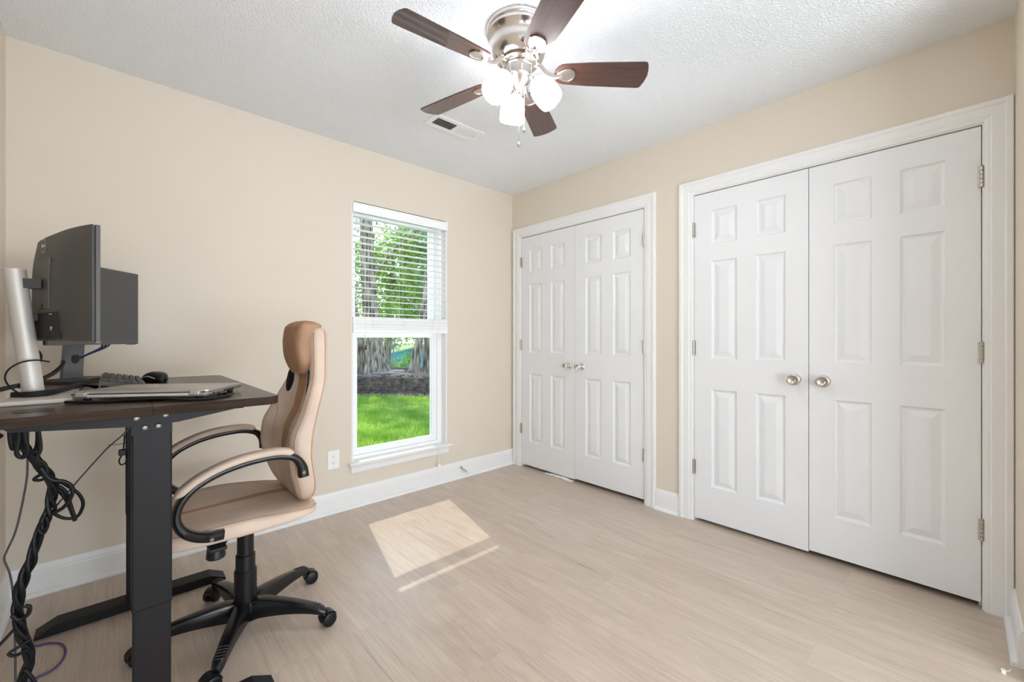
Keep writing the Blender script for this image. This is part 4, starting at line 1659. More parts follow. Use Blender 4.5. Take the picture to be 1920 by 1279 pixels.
def slab(x0, x1, y0, y1, r, levels):
    """rounded rectangle slab: levels = [(inset, z_back, z_front)]"""
    mb = MB()
    lo_ = []
    for ins, za_, zb_ in levels:
        pts_ = []
        for (cx, cy, a0) in ((x1 - r, y1 - r, 0), (x0 + r, y1 - r, 90), (x0 + r, y0 + r, 180), (x1 - r, y0 + r, 270)):
            for j in range(5):
                a = math.radians(a0 + 90 * j / 4)
                x = cx + (r - ins) * math.cos(a)
                y = cy + (r - ins) * math.sin(a)
                pts_.append(lm @ V((x, y, za_ + (zb_ - za_) * (y - y0) / (y1 - y0))))
        lo_.append(pts_)
    return mb.loft(lo_)


slab(0.0, 0.345, 0.004, 0.240, 0.012, [(0.006, 0.0045, 0.004), (0.001, 0.0095, 0.0075), (0.0, 0.013, 0.010), (0.0, 0.0155, 0.0125)]).build('laptop_base', M['laptop'], lap, smooth=True, angle=40)
slab(0.0, 0.345, 0.012, 0.240, 0.012, [(0.0, 0.0170, 0.0138), (0.0, 0.0225, 0.0185), (0.002, 0.0240, 0.0200)]).build('lid', M['laptop'], lap, smooth=True, angle=40)
hg = MB()
hg.box((0.046, -0.001, 0.0085), (0.300, 0.013, 0.0145), mtx=lm)
hg.build('hinge_bar', M['silver'], lap)
for (a, b2) in ((0.018, 0.044), (0.302, 0.328)):
    h_ = MB()
    h_.box((a, -0.003, 0.0085), (b2, 0.016, 0.0222), 0.003, mtx=lm)
    h_.build('hinge', M['laptop'], lap)
MB().box((0.004, 0.004, 0.0146), (0.341, 0.014, 0.0172), mtx=lm).build('hinge_gap', M['black'], lap)
vt = MB()
for k in range(11):
    y = 0.105 + 0.0068 * k
    vt.box((0.3446, y, 0.0072), (0.3456, y + 0.0034, 0.0122), mtx=lm)
vt.build('side_vent', M['black'], lap)
vt = MB()
vt.box((0.3446, 0.198, 0.0096), (0.3456, 0.228, 0.0112), mtx=lm)
vt.box((0.3446, 0.040, 0.008), (0.3456, 0.047, 0.0125), mtx=lm)
vt.build('port', M['black'], lap)
for (x, y) in ((0.03, 0.025), (0.315, 0.025), (0.03, 0.215), (0.315, 0.215)):
    MB().lathe([(0.0, -0.0075), (0.009, -0.0075), (0.009, 0.0052), (0, 0.0052)], lm @ V((x, y, 0)), n=12).build('rubber_foot', M['black'], lap)
# charger lead lying along the back edge of the laptop
ld = MB()
ld.tube([lm @ V(p) for p in ((-0.002, -0.004, -0.0030), (0.02, -0.008, -0.0030), (0.10, -0.010, -0.0030), (0.18, -0.006, 0.001), (0.24, -0.004, 0.001), (0.30, -0.010, -0.0030), (0.352, 0.004, -0.003),
                             (0.372, 0.05, -0.003), (0.368, 0.09, -0.003), (0.353, 0.098, -0.001))], 0.0040, 8, 6)
ldo = ld.build('charger_cable', M['cable'], None, smooth=True, label='black charger cable lying along the back edge of the laptop', category='cable', origin=lm @ V((0.1, -0.018, 0)))
MB().box((0.347, 0.060, -0.005), (0.356, 0.100, 0.006), 0.002, mtx=lm).build('plug', M['black'], ldo)

kb = thing('keyboard', (-2.622, -0.55, TZ), 'dark grey keyboard with raised back seen end-on behind the laptop', 'keyboard')
KX0, KX1, KY0, KY1 = -2.690, -2.566, -0.830, -0.395
sl_ = -0.024 / 0.124


def kz(x):
    return TZ + 0.036 + (x - KX0) * sl_


kbm = MB()
kbm.loft([[(KX0, y, kz(KX0) - 0.013), (KX1, y, TZ + 0.002), (KX1, y, kz(KX1)), (KX0 + 0.002, y, kz(KX0))] for y in (KY0, KY1)])
kbo = kbm.build('case', M['keyboard'], kb)
for y in (KY0 + 0.03, KY1 - 0.03):
    MB().box((KX0 + 0.006, y - 0.008, TZ), (KX0 + 0.011, y + 0.008, TZ + 0.0235)).build('tilt_foot', M['black'], kbo)


def keycap(x0, x1, y0, y1):
    mb = MB()
    lo_ = []
    for ins, h_ in ((0.0, 0.0), (0.0005, 0.004), (0.0022, 0.0068)):
        lo_.append([(x, y, kz(x) + h_) for x, y in ((x0 + ins, y0 + ins), (x1 - ins, y0 + ins), (x1 - ins, y1 - ins), (x0 + ins, y1 - ins))])
    return mb.loft(lo_)


ncol = 22
for r_ in range(6):
    x0 = KX0 + 0.006 + 0.0192 * r_
    for c_ in range(ncol):
        if c_ in (4, 8) or (r_ in (3,) and c_ in (5, 6, 7)) or (r_ == 4 and c_ in (5, 7)):
            continue
        if r_ == 5 and 13 <= c_ <= 17:
            if c_ == 13:
                y0 = KY0 + 0.006 + 0.0195 * 13
                keycap(x0, x0 + 0.0166, y0, y0 + 0.0195 * 5 - 0.002).build('space_bar', M['key'], kb)
            continue
        y0 = KY0 + 0.006 + 0.0195 * c_
        keycap(x0, x0 + 0.0168, y0, y0 + 0.0175).build('key', M['key'], kb)
MB().tube([(KX0 + 0.003, -0.60, kz(KX0) - 0.006), (KX0 - 0.02, -0.61, TZ + 0.030), (KX0 - 0.035, -0.66, TZ + 0.012), (KX0 - 0.05, -0.72, TZ + 0.0025)], 0.0018, 6).build('cord', M['cable'], kb, smooth=True)

ms = thing('mouse', (-2.528, -0.520, TZ), 'black sculpted computer mouse beside the keyboard', 'mouse')
md_ = V((0.45, -0.893, 0))          # long axis, buttons toward -md_
mt_ = V((0.893, 0.45, 0))
mlo = []
for i in range(19):
    s = -1 + 2 * i / 18
    x = 0.060 * s
    hgt = 0.040 * (max(0.0, 1 - abs((s - 0.15) / 1.16) ** 2.3)) ** 0.75 + 0.003
    wdm = 0.034 * (1 - abs(s) ** 3.2 * 0.75) * (1 - 0.10 * math.exp(-((s + 0.1) / 0.3) ** 2))
    lp = []
    for k in range(22):
        th = 2 * PI * k / 22
        c, s_v = math.cos(th), math.sin(th)
        yv = wdm * math.copysign(abs(c) ** 0.75, c)
        zv = TZ + 0.001 + (hgt * (0.30 + 0.70 * abs(s_v) ** 0.75) if s_v > 0 else hgt * 0.30 * (1 - abs(s_v) ** 0.5))
        lp.append(V((-2.528, -0.520, 0)) + md_ * x + mt_ * yv + V((0, 0, zv)))
    mlo.append(lp)
mo = MB().loft(mlo).build('mouse_body', M['black'], ms, smooth=True, angle=70)
MB().lathe([(0.0, -0.0035), (0.008, -0.0035), (0.010, -0.002), (0.010, 0.002), (0.008, 0.0035), (0.0, 0.0035)], V((-2.528, -0.520, TZ + 0.027)) - md_ * 0.033, mt_, 18).build('scroll_wheel', M['black_grey'], mo, smooth=True)
MB().tube([V((-2.528, -0.520, TZ + 0.018)) + md_ * 0.05 - mt_ * 0.030, V((-2.528, -0.520, TZ + 0.026)) + md_ * 0.015 - mt_ * 0.036, V((-2.528, -0.520, TZ + 0.016)) - md_ * 0.04 - mt_ * 0.030], 0.0022, 6).build(
    'thumb_trim', M['silver'], mo, smooth=True)

# ================================================================== CABLES
cb_ = thing('cable_bundle', (-2.80, -1.09, 0), 'thick black bundle of twisted and looped cables hanging under the desk', 'cable')
MAIN = [(-2.846, 0.930), (-2.838, 0.873), (-2.820, 0.837), (-2.801, 0.795), (-2.783, 0.757), (-2.776, 0.731), (-2.779, 0.698), (-2.781, 0.665), (-2.793, 0.636), (-2.805, 0.593), (-2.814, 0.542),
        (-2.825, 0.503), (-2.833, 0.463), (-2.837, 0.422), (-2.833, 0.385), (-2.827, 0.347), (-2.816, 0.306), (-2.816, 0.263), (-2.829, 0.221), (-2.838, 0.152), (-2.846, 0.060), (-2.850, 0.006)]
mp = catmull([V((x, -1.10, z)) for x, z in MAIN], 8)
rc_ = random.Random(11)
for k in range(4):
    ph = k * 2 * PI / 4
    pts = []
    for i, p in enumerate(mp):
        a = ph + i * 0.17
        wob = 0.0075 + 0.003 * math.sin(i * 0.21 + k * 1.3)
        pts.append(V((p.x + wob * math.cos(a), p.y + wob * math.sin(a), max(0.0062, p.z))))
    MB().tube(pts, 0.0056 if k < 2 else 0.0044, 8, 1).build('cable', M['cable'], cb_, smooth=True)


def loose(pts, y, r, dy=0.0):
    return MB().tube([(x, y + dy * i, z) for i, (x, z) in enumerate(pts)], r, 8, 6)


for pts, y, r, dy in [
    ([(-2.78, 0.658), (-2.754, 0.632), (-2.728, 0.629), (-2.716, 0.661), (-2.725, 0.693), (-2.744, 0.718), (-2.760, 0.735), (-2.783, 0.757)], -1.085, 0.0042, 0.0),
    ([(-2.781, 0.655), (-2.754, 0.668), (-2.738, 0.697), (-2.737, 0.723), (-2.752, 0.742), (-2.777, 0.754), (-2.795, 0.79)], -1.105, 0.0048, -0.002),
    ([(-2.800, 0.79), (-2.775, 0.738), (-2.752, 0.708), (-2.740, 0.659), (-2.732, 0.619), (-2.737, 0.640), (-2.752, 0.690), (-2.778, 0.735)], -1.09, 0.0050, 0.001),
    ([(-2.783, 0.757), (-2.797, 0.753), (-2.808, 0.758), (-2.797, 0.768), (-2.783, 0.768)], -1.10, 0.0042, -0.002),
    ([(-2.812, 0.333), (-2.836, 0.323), (-2.851, 0.316), (-2.840, 0.306), (-2.818, 0.312)], -1.11, 0.0040, -0.002),
    ([(-2.850, 0.93), (-2.851, 0.88), (-2.846, 0.846), (-2.837, 0.861), (-2.833, 0.930)], -1.10, 0.0048, 0.0),
    ([(-2.831, 0.93), (-2.836, 0.86), (-2.837, 0.833), (-2.827, 0.823), (-2.818, 0.837), (-2.822, 0.870), (-2.826, 0.930)], -1.115, 0.0050, 0.0),
    ([(-2.803, 0.93), (-2.803, 0.860), (-2.808, 0.834), (-2.820, 0.821), (-2.828, 0.830)], -1.095, 0.0042, 0.0),
    ([(-2.806, 0.93), (-2.797, 0.845), (-2.803, 0.815), (-2.789, 0.795), (-2.783, 0.760)], -1.105, 0.0050, 0.0),
    ([(-2.839, 0.374), (-2.854, 0.360), (-2.870, 0.345), (-2.890, 0.326), (-2.920, 0.270), (-2.935, 0.15), (-2.945, 0.02)], -1.10, 0.0038, -0.012),
    ([(-2.793, 0.640), (-2.800, 0.625), (-2.790, 0.610), (-2.782, 0.632), (-2.786, 0.655)], -1.115, 0.0036, 0.0),
    ([(-2.824, 0.43), (-2.815, 0.424), (-2.818, 0.405), (-2.834, 0.398), (-2.845, 0.415)], -1.118, 0.0050, 0.0),
    ([(-2.820, 0.25), (-2.842, 0.212), (-2.850, 0.160), (-2.846, 0.09), (-2.856, 0.008)], -1.11, 0.0046, 0.0),
    ([(-2.824, 0.26), (-2.806, 0.215), (-2.800, 0.150), (-2.808, 0.09), (-2.815, 0.008)], -1.115, 0.0046, 0.0),
]:
    loose(pts, y, r, dy).build('cable', M['cable'], cb_, smooth=True)

th = MB().tube([(-2.836, -0.90, 0.930), (-2.839, -0.90, 0.848), (-2.840, -0.90, 0.778), (-2.842, -0.90, 0.715), (-2.854, -0.90, 0.622), (-2.865, -0.90, 0.562), (-2.881, -0.90, 0.513), (-2.885, -0.90, 0.491),
                (-2.875, -0.90, 0.448), (-2.869, -0.90, 0.391), (-2.864, -0.91, 0.30), (-2.86, -0.93, 0.12), (-2.855, -0.95, 0.004)], 0.0026, 7, 6)
th.build('thin_cable', M['cable_grey'], None, smooth=True, label='single thin dark cable hanging behind the twisted bundle', category='cable', origin=(-2.85, -0.9, 0.5))
MB().tube([(-2.600, -0.93, 0.886), (-2.623, -0.92, 0.829), (-2.669, -0.92, 0.780), (-2.730, -0.95, 0.703), (-2.775, -1.02, 0.650), (-2.786, -1.075, 0.640)], 0.0022, 7, 6).build(
    'taut_cable', M['cable_grey'], None, smooth=True, label='taut thin cable running diagonally from under the desk to the bundle', category='cable', origin=(-2.7, -0.95, 0.75))
MB().tube([(-2.902, -0.42, 0.0036), (-2.878, -0.468, 0.0036), (-2.831, -0.487, 0.0036), (-2.799, -0.519, 0.0036), (-2.784, -0.560, 0.0036), (-2.780, -0.607, 0.0036), (-2.788, -0.655, 0.0036),
           (-2.809, -0.687, 0.0036), (-2.844, -0.697, 0.0036), (-2.868, -0.72, 0.0036), (-2.89, -0.80, 0.0036)], 0.0033, 8, 6).build(
    'network_cable', M['purple'], None, smooth=True, label='purple cable curling on the floor behind the bundle', category='cable', origin=(-2.8, -0.6, 0))
# sheathed cable run over the desk, past the silver column and off its edge
slv = MB()
slv.tube([P2(-0.004, -0.128, 1.050), V((-2.800, -0.44, 1.03)), V((-2.822, -0.56, 1.004)), V((-2.855, -0.74, 0.992)), V((-2.884, -0.86, 0.990)), V((-2.900, -0.93, 0.985)), V((-2.898, -0.99, 0.968)),
          V((-2.893, -1.04, 0.945)), V((-2.889, -1.07, 0.90)), V((-2.868, -1.09, 0.88))], 0.0072, 8, 6)
slo = slv.build('cable_sleeve', M['cable'], None, smooth=True, label='thick black cable run passing behind the silver column over the desk edge', category='cable', origin=(-2.85, -0.8, TZ))
# slack coil around the foot of the silver column
cc = MB()
for k in range(3):
    cc.tube([V((-2.862, -0.985 + 0.004 * k, TZ + 0.019 + 0.003 * k)), V((-2.825, -1.000, TZ + 0.0175 + 0.004 * k)), V((-2.790, -0.985, TZ + 0.0175 + 0.005 * k)), V((-2.760, -0.935, TZ + 0.022 + 0.003 * k)),
             V((-2.735, -0.86, TZ + 0.026 + 0.004 * k)), V((-2.715, -0.80, TZ + 0.022)), V((-2.695, -0.74 + 0.01 * k, TZ + 0.006 + 0.003 * k))], 0.0042, 7, 5)
cc.tube([V((-2.790, -0.975, TZ + 0.112)), V((-2.815, -0.985, TZ + 0.118)), V((-2.845, -0.985, TZ + 0.112)), V((-2.868, -0.982, TZ + 0.092)), V((-2.873, -0.984, TZ + 0.066)), V((-2.860, -0.990, TZ + 0.040)),
         V((-2.838, -1.000, TZ + 0.022)), V((-2.815, -1.004, TZ + 0.0185))], 0.0022, 7, 6)
cc.build('coiled_cable', M['cable'], None, smooth=True, label='slack black cable coiled around the foot of the silver column', category='cable', origin=(-2.82, -0.98, TZ + 0.02))
# plug dangling beside the far leg
pg = MB()
pg.tube([(-2.620, -0.425, 0.735), (-2.623, -0.455, 0.690), (-2.628, -0.465, 0.672)], 0.0026, 7)
pg.tube([(-2.628, -0.465, 0.662), (-2.637, -0.465, 0.640), (-2.631, -0.465, 0.622), (-2.617, -0.460, 0.628), (-2.612, -0.445, 0.660)], 0.0028, 7)
pgo = pg.build('spare_plug', M['cable'], None, smooth=True, label='small black plug dangling beside the far desk leg', category='plug', origin=(-2.62, -0.46, 0.68))
MB().box((-2.639, -0.475, 0.660), (-2.616, -0.452, 0.684), 0.003).build('connector', M['black'], pgo)
MB().tube([(-2.612, -0.442, 0.706), (-2.640, -0.470, 0.708), (-2.669, -0.474, 0.711)], 0.0012, 5).build('zip_tie', M['cable'], pgo)

# white connector on a thin lead by the right wall
cn = thing('cable_connector', (-0.443, -2.911, 0), 'small white cable connector on the floor in the bottom right corner', 'cable')
MB().box((-0.455, -2.916, 0.0), (-0.432, -2.905, 0.009), 0.002).build('connector_body', M['white_plastic'], cn)
MB().tube([(-0.436, -2.913, 0.003), (-0.422, -2.925, 0.0022), (-0.410, -2.9285, 0.0022)], 0.0018, 6).build('lead', M['cord'], cn, smooth=True)

# ================================================================== THE GARDEN BEYOND THE WINDOW
# garden frame: a runs along the old retaining wall, b away from the house
def G(a, b, z):
    return V((-2.6492 + 0.7293 * a + 0.6843 * b, -2.8164 - 0.6843 * a + 0.7293 * b, z))


LZ = -0.10
lw = MB()
nx, ny = 60, 60
rg = random.Random(2)
vs = []
for j in range(ny + 1):
    for i in range(nx + 1):
        x, y = -9 + 22 * i / nx, 0.17 + 16 * j / ny
        vs.append((x, y, LZ + 0.03 * mnoise.noise(V((x * 0.7, y * 0.7, 0)))))
fs = [[j * (nx + 1) + i, j * (nx + 1) + i + 1, (j + 1) * (nx + 1) + i + 1, (j + 1) * (nx + 1) + i] for j in range(ny) for i in range(nx)]
lawn = lw.add(vs, fs).build('lawn', M['lawn'], None, smooth=True, kind='structure', label='green lawn outside the window', category='lawn')

# grass blades
gb = MB()
gv, gf = [], []
n_bl = 46000
for k in range(n_bl):
    b = 3.0 + 6.0 * rg.random() ** 0.9
    a = (-0.42 + 0.30 * rg.random()) * b if k < 26000 else (-1.05 + 0.65 * rg.random()) * b
    p = G(a, b, 0)
    if p.y < 0.25:
        continue
    # bare patch in the middle of the lawn
    if ((a + 2.25) / 0.75) ** 2 + ((b - 7.6) / 0.42) ** 2 < 1 and rg.random() < 0.75:
        continue
    z = LZ + 0.03 * mnoise.noise(V((p.x * 0.7, p.y * 0.7, 0)))
    hgt = 0.035 + 0.045 * rg.random()
    th = rg.random() * 2 * PI
    wd = 0.004 + 0.004 * rg.random()
    dx, dy = math.cos(th) * wd, math.sin(th) * wd
    lx, ly = (rg.random() - 0.5) * 0.06, (rg.random() - 0.5) * 0.06
    o = len(gv)
    gv += [(p.x - dx, p.y - dy, z - 0.005), (p.x + dx, p.y + dy, z - 0.005), (p.x + lx, p.y + ly, z + hgt)]
    gf.append([o, o + 1, o + 2])
gb.v, gb.f, gb.mi = gv, gf, [0] * len(gf)
gb.build('grass', M['grass'], None, kind='stuff', label='bright green grass blades on the lawn', category='grass', origin=(1, 4, LZ))

# raised bed and its dry wall of dark blocks
WB = 9.25
WTOP = 0.27
bed = MB()
vs = []
nb1, nb2 = 60, 24
for j in range(nb2 + 1):
    for i in range(nb1 + 1):
        a, b = -13 + 17 * i / nb1, WB + 0.16 + 5.0 * j / nb2
        vs.append(G(a, b, WTOP - 0.05 - 0.08 * min(1, j / 14) + 0.05 * mnoise.noise(V((a * 1.7, b * 1.7, 3)))))
fs = [[j * (nb1 + 1) + i, j * (nb1 + 1) + i + 1, (j + 1) * (nb1 + 1) + i + 1, (j + 1) * (nb1 + 1) + i] for j in range(nb2) for i in range(nb1)]
bed.add(vs, fs).build('mulch_bed', M['mulch'], None, smooth=True, kind='structure', label='raised bed of brown mulch under the trees', category='ground')
yb_ = MB().add([G(-40, 13.9, -0.3), G(30, 13.9, -0.3), G(30, 70, 0.3), G(-40, 70, 0.3)], [[0, 1, 2, 3]])
yb_.build('far_ground', M['yard'], None, kind='structure', label='bright yard far beyond the trees', category='ground')

st_w = MB()
rw = random.Random(8)
for row in range(3):
    a = -12.5 + 0.2 * row
    h0 = LZ - 0.04 + row * 0.135
    while a < 3.0:
        ln = 0.26 + 0.22 * rw.random()
        hh = 0.130 + 0.012 * (rw.random() - 0.5)
        d0 = 0.035 * rw.random() + 0.02 * row
        bm = bmesh.new()
        bmesh.ops.create_cube(bm, size=1)
        bmesh.ops.subdivide_edges(bm, edges=bm.edges[:], cuts=2, use_grid_fill=True)
        for q in bm.verts:
            pt = V((a + ln * (q.co.x + 0.5) * 0.985, WB + d0 + 0.24 * (q.co.y + 0.5), h0 + hh * (q.co.z + 0.5)))
            nn = mnoise.noise_vector(pt * 5.5) * 0.024
            q.co = G(pt.x + nn.x, pt.y + nn.y, pt.z + nn.z * 0.6)
        st_w.take(bm)
        a += ln
st_w.build('retaining_wall', M['stone'], None, label='low dark block retaining wall behind the lawn', category='wall', origin=G(-2.6, WB, LZ))

# leaf litter along the wall foot
lt = MB()
rl = random.Random(4)
for k in range(1500):
    if k % 2:
        a, b, z = -5.5 + 5.5 * rl.random(), WB - 0.05 - 0.5 * rl.random() ** 2, LZ + 0.02 + 0.02 * rl.random()
    else:
        a, b = -5.5 + 5.5 * rl.random(), WB + 0.2 + 1.6 * rl.random()
        z = WTOP - 0.02 + 0.03 * rl.random()
    s = 0.02 + 0.035 * rl.random()
    th = rl.random() * PI
    c, s_ = math.cos(th) * s, math.sin(th) * s
    lt.add([G(a - c, b - s_, z), G(a + s_ * 0.5, b - c * 0.5, z + 0.012 * rl.random()), G(a + c, b + s_, z + 0.015), G(a - s_ * 0.5, b + c * 0.5, z)], [[0, 1, 2, 3]])
M['litter'] = mat('dry_leaf', (150, 116, 102), 0.9, var=0.35, vscale=6)
lt.build('leaf_litter', M['litter'], None, kind='stuff', label='dry leaves strewn along the block wall', category='leaves', origin=G(-2.6, WB, LZ))

# bare branches lying on the bed
for i, (pts, r, lb) in enumerate([
    ([(-3.3, 10.0, 0.31), (-2.8, 9.8, 0.33), (-2.3, 9.9, 0.31), (-1.7, 9.75, 0.36)], 0.018, 'pale fallen branch lying across the mulch bed'),
    ([(-2.75, 9.6, 0.29), (-2.4, 9.55, 0.33), (-2.2, 9.7, 0.29), (-1.75, 9.5, 0.34), (-1.5, 9.6, 0.38)], 0.013, 'thin forked fallen branch on the right of the mulch bed'),
    ([(-3.9, 9.5, 0.29), (-3.3, 9.48, 0.31), (-2.9, 9.5, 0.29)], 0.010, 'thin stick along the top of the block wall'),
]):
    MB().tube([G(*p) for p in pts], [r, r * 0.9, r * 0.7, r * 0.4], 7, 5).build('fallen_branch', M['twig'], None, smooth=True, label=lb, category='branch', group='fallen branches on the mulch bed',
                                                                           origin=G(*pts[0]))
rk = MB()
bm = bmesh.new()
bmesh.ops.create_icosphere(bm, subdivisions=3, radius=1)
for q in bm.verts:
    nn = 1 + 0.35 * mnoise.noise(q.co * 1.6)
    q.co = G(-2.78 + 0.26 * q.co.x * nn, 10.25 + 0.18 * q.co.y * nn, 0.28 + 0.10 * q.co.z * nn)
rk.take(bm)
rk.build('rock', M['rock'], None, smooth=True, label='flat grey rock between the two tree trunks', category='rock', origin=G(-2.78, 10.25, 0.25))


# trees
def trunk_mb(path, seed, flare=0.0, nseg=22):
    """path: [(a, b, z, radius)]"""
    pts = []
    rr = []
    for i in range(len(path) - 1):
        for j in range(6):
            t_ = j / 6
            p, q2 = path[i], path[i + 1]
            pts.append(V([p[k] + (q2[k] - p[k]) * t_ for k in range(3)]))
            rr.append(p[3] + (q2[3] - p[3]) * t_)
    pts.append(V(path[-1][:3]))
    rr.append(path[-1][3])
    lo_ = []
    for i, (p, r) in enumerate(zip(pts, rr)):
        lp = []
        for k in range(nseg):
            th = 2 * PI * k / nseg
            f_ = 1 + 0.16 * mnoise.noise(V((math.cos(th) * 2.1, math.sin(th) * 2.1, p.z * 0.6 + seed))) + 0.06 * mnoise.noise(V((math.cos(th) * 7, math.sin(th) * 7, p.z * 2.0 + seed)))
            if flare and p.z < 1.2:
                f_ *= 1 + flare * (max(0, 1.2 - p.z) / 1.0) ** 2 * (0.75 + 0.45 * math.sin(5 * th + seed))
            lp.append(G(p.x + r * f_ * math.cos(th), p.y + r * f_ * math.sin(th), p.z))
        lo_.append(lp)
    return MB().loft(lo_)


def leaf_cloud(blobs, n, size, seed):
    """blobs: [(a, b, z, ra, rb, rz)] in the garden frame; n leaves in all"""
    r_ = random.Random(seed)
    vol = [x[3] * x[5] for x in blobs]
    tot = sum(vol)
    mb = MB()
    vs_, fs_ = [], []
    for bl_, vv in zip(blobs, vol):
        cnt = int(n * vv / tot)
        # leaves gather in small sprays inside each blob
        nsp = max(6, cnt // 22)
        sprays = []
        for _ in range(nsp):
            while True:
                x, y, z = [r_.uniform(-1, 1) for _ in range(3)]
                if x * x + y * y + z * z <= 1:
                    break
            sprays.append((x, y, z))
        for _ in range(cnt):
            x, y, z = r_.choice(sprays)
            p = G(bl_[0] + bl_[3] * x + r_.gauss(0, 0.13), bl_[1] + bl_[4] * y + r_.gauss(0, 0.13), bl_[2] + bl_[5] * z + r_.gauss(0, 0.12))
            d = V((r_.gauss(0, 1), r_.gauss(0, 1), r_.gauss(0, 0.7) - 0.3)).normalized()
            s_ = d.cross(V((r_.gauss(0, 1), r_.gauss(0, 1), r_.gauss(0, 1)))).normalized()
            ln = size * (0.6 + 0.8 * r_.random())
            o = len(vs_)
            vs_ += [p, p + d * ln * 0.5 + s_ * ln * 0.28, p + d * ln, p + d * ln * 0.5 - s_ * ln * 0.28]
            fs_.append([o, o + 1, o + 2, o + 3])
    mb.v, mb.f, mb.mi = vs_, fs_, [0] * len(fs_)
    return mb


def tree(path, blobs, n, size, leafm, seed, label, flare=0.0, extra=()):
    root = thing('tree', G(*path[0][:3]), label, 'tree', 'trees beyond the window')
    trunk_mb(path, seed, flare).build('trunk', M['bark'], root, smooth=True, angle=60)
    for e in extra:
        trunk_mb(e, seed + 3, 0.0, 12).build('branch', M['bark'], root, smooth=True, angle=60)
    if blobs:
        leaf_cloud(blobs, n, size, seed).build('foliage', M[leafm], root)
    return root


tree([(-3.28, 10.4, 0.12, 0.26), (-3.33, 10.4, 0.7, 0.225), (-3.42, 10.4, 1.2, 0.20), (-3.52, 10.4, 2.2, 0.165), (-3.60, 10.4, 4.2, 0.150), (-3.62, 10.4, 6.5, 0.11)],
     [(-3.4, 10.9, 5.3, 1.3, 1.2, 1.0), (-2.6, 11.2, 4.6, 0.7, 0.8, 0.5)], 2600, 0.10, 'leaf_mid', 1,
     'large old tree with a flared grey trunk at the left of the window view', 0.40,
     extra=[[(-3.52, 10.4, 2.6, 0.07), (-3.0, 10.6, 3.3, 0.05), (-2.4, 10.8, 3.9, 0.03)]])
tree([(-3.98, 10.9, 0.12, 0.19), (-3.93, 10.9, 0.8, 0.16), (-4.05, 10.9, 1.6, 0.15), (-4.30, 10.9, 2.6, 0.14), (-4.9, 10.9, 4.2, 0.10)], [(-4.9, 11.2, 4.6, 1.0, 1.0, 0.8)], 1200, 0.10, 'leaf_cool', 7,
     'leaning dark trunk behind and left of the large old tree', 0.3)
tree([(-2.42, 10.2, 0.10, 0.125), (-2.30, 10.2, 0.75, 0.100), (-2.16, 10.2, 1.6, 0.09), (-1.98, 10.2, 3.0, 0.085), (-1.90, 10.2, 5.5, 0.05)], [(-1.9, 10.8, 5.2, 1.1, 1.0, 0.9)], 1500, 0.09, 'leaf_cool', 13,
     'slim dark trunk leaning right at the right of the window view', 0.35,
     extra=[[(-2.16, 10.2, 1.75, 0.055), (-2.55, 10.3, 2.1, 0.035), (-3.0, 10.4, 2.25, 0.018)]])
tree([(-2.03, 10.5, 0.12, 0.17), (-2.06, 10.5, 0.8, 0.145), (-2.02, 10.5, 1.8, 0.12), (-1.80, 10.5, 4.0, 0.09)], [(-1.5, 11.0, 4.4, 1.0, 1.0, 1.0)], 1200, 0.09, 'leaf_mid', 19,
     'grey trunk at the far right edge of the window view', 0.3)
# leafy trees further back
tree([(-4.6, 15.5, 0.1, 0.14), (-4.5, 15.5, 2.0, 0.11), (-4.3, 15.5, 4.5, 0.06)], [(-4.2, 15.5, 2.4, 1.2, 0.8, 1.3), (-4.6, 15.8, 4.2, 1.2, 1.0, 1.2)], 6500, 0.13, 'leaf_bright', 23,
     'bright green leafy tree behind the large old trunk')
tree([(-3.2, 17.0, 0.1, 0.12), (-3.3, 17.0, 2.0, 0.10), (-3.2, 17.0, 5.0, 0.05)], [(-3.5, 17.0, 3.0, 1.5, 1.0, 0.9), (-3.3, 17.0, 5.0, 1.6, 1.2, 1.2)], 7000, 0.14, 'leaf_mid', 29,
     'mid green tree in the middle of the window view')
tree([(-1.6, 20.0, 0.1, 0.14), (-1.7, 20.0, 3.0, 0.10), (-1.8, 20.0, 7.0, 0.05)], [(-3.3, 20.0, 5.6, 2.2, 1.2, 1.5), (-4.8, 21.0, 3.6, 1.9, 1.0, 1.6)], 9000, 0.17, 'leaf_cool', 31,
     'pale bluish tree far behind the others')


tree([(-7.4, 11.6, 0.1, 0.17), (-7.3, 11.6, 1.5, 0.14), (-7.5, 11.6, 4.0, 0.10)], [(-7.4, 11.8, 4.2, 1.6, 1.0, 1.3), (-8.4, 12.4, 2.6, 1.0, 0.8, 1.0)], 4000, 0.11, 'leaf_mid', 61,
     'leafy tree at the left end of the block wall')
tree([(-10.5, 13.0, 0.1, 0.15), (-10.4, 13.0, 2.0, 0.12), (-10.5, 13.0, 4.5, 0.07)], [(-10.5, 13.2, 2.8, 1.6, 1.0, 1.6), (-9.0, 14.5, 3.4, 1.6, 1.0, 1.6)], 5000, 0.12, 'leaf_bright', 67,
     'bright leafy tree far left beyond the block wall')
tree([(-6.8, 16.5, 0.1, 0.14), (-6.8, 16.5, 2.0, 0.11), (-6.9, 16.5, 5.0, 0.06)], [(-6.9, 16.6, 3.6, 1.9, 1.0, 1.5)], 4000, 0.13, 'leaf_mid', 71,
     'mid green tree left of the turquoise building')


def bush(blobs, n, size, leafm, seed, label, name='bush'):
    b0 = blobs[0]
    leaf_cloud(blobs, n, size, seed).build(name, M[leafm], None, label=label, category='bush', group='bushes beyond the trees', origin=G(b0[0], b0[1], b0[2] - b0[5]))


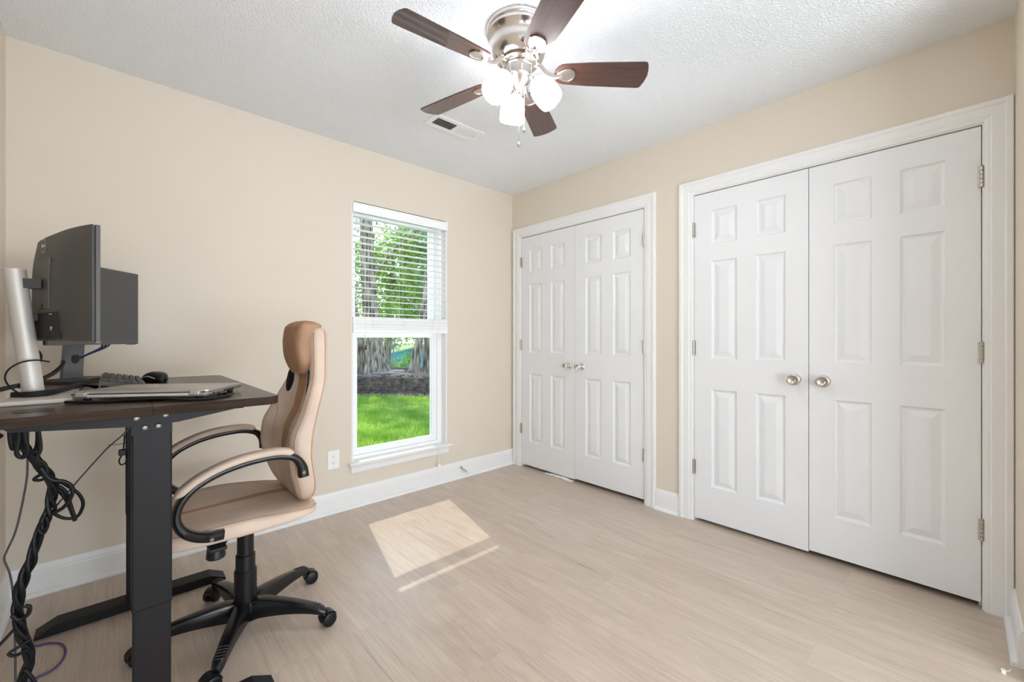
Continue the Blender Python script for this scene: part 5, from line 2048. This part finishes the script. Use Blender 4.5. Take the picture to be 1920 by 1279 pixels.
bush([(-4.55, 13.2, 1.25, 0.42, 0.4, 1.0), (-4.2, 13.4, 2.0, 0.6, 0.4, 0.6)], 2200, 0.085, 'leaf_bright', 41, 'yellow-green bush beside the large old trunk')
bush([(-3.75, 14.6, 1.75, 0.7, 0.4, 0.45), (-3.0, 14.8, 1.9, 0.6, 0.4, 0.5)], 1800, 0.09, 'leaf_bright', 43, 'bright green bush between the trunks, seen through the lower slats')
bush([(-3.72, 15.2, 0.26, 0.36, 0.3, 0.26), (-4.3, 15.4, -0.02, 0.45, 0.3, 0.22)], 1500, 0.075, 'leaf_bright', 47, 'rounded green bush in front of the turquoise building')
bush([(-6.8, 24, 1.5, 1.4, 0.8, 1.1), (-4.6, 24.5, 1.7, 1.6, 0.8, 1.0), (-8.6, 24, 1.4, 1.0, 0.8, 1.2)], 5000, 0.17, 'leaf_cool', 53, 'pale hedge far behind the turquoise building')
# sapling with several thin stems
sp_ = MB()
for (a0, a1, z1) in ((-3.62, -3.55, 2.0), (-3.60, -3.30, 2.1), (-3.58, -3.05, 1.7), (-3.66, -3.75, 1.9), (-3.60, -3.42, 1.5)):
    sp_.tube([G(a0, 12.6, 0.15), G((a0 + a1) / 2 - 0.02, 12.6, 0.15 + (z1 - 0.15) * 0.5), G(a1, 12.6, z1)], 0.012, 6, 5)
sp_.build('sapling', M['twig'], None, smooth=True, label='thin multi-stemmed sapling right of the large old trunk', category='sapling', origin=G(-3.6, 12.6, 0.15))

# turquoise building far behind
hs = thing('building', G(-4.8, 18, -0.5), 'low turquoise building with a white roof edge glimpsed between the trunks', 'building')


def roof_z(a):
    return 0.965 + (a + 3.4) * 0.237


hw_ = MB()
hw_.loft([[G(a, b, -0.6) for a, b in ((-7.0, 18), (-3.3, 18), (-3.3, 22), (-7.0, 22))], [G(a, b, roof_z(a) - 0.06) for a, b in ((-7.0, 18), (-3.3, 18), (-3.3, 22), (-7.0, 22))]])
hw_.build('wall', M['turquoise'], hs)
rf_ = MB()
rf_.loft([[G(a, b, roof_z(a) - 0.06) for a, b in ((-7.1, 17.8), (-3.2, 17.8), (-3.2, 22.2), (-7.1, 22.2))], [G(a, b, roof_z(a)) for a, b in ((-7.1, 17.8), (-3.2, 17.8), (-3.2, 22.2), (-7.1, 22.2))]])
rf_.build('roof', M['trim'], hs)
wn_ = MB()
wn_.loft([[G(a, b, roof_z(a) - 0.22) for a, b in ((-4.35, 17.97), (-3.55, 17.97), (-3.55, 18.02), (-4.35, 18.02))], [G(a, b, roof_z(a) - 0.12) for a, b in ((-4.35, 17.97), (-3.55, 17.97), (-3.55, 18.02), (-4.35, 18.02))]])
wn_.build('window', M['roof'], hs)
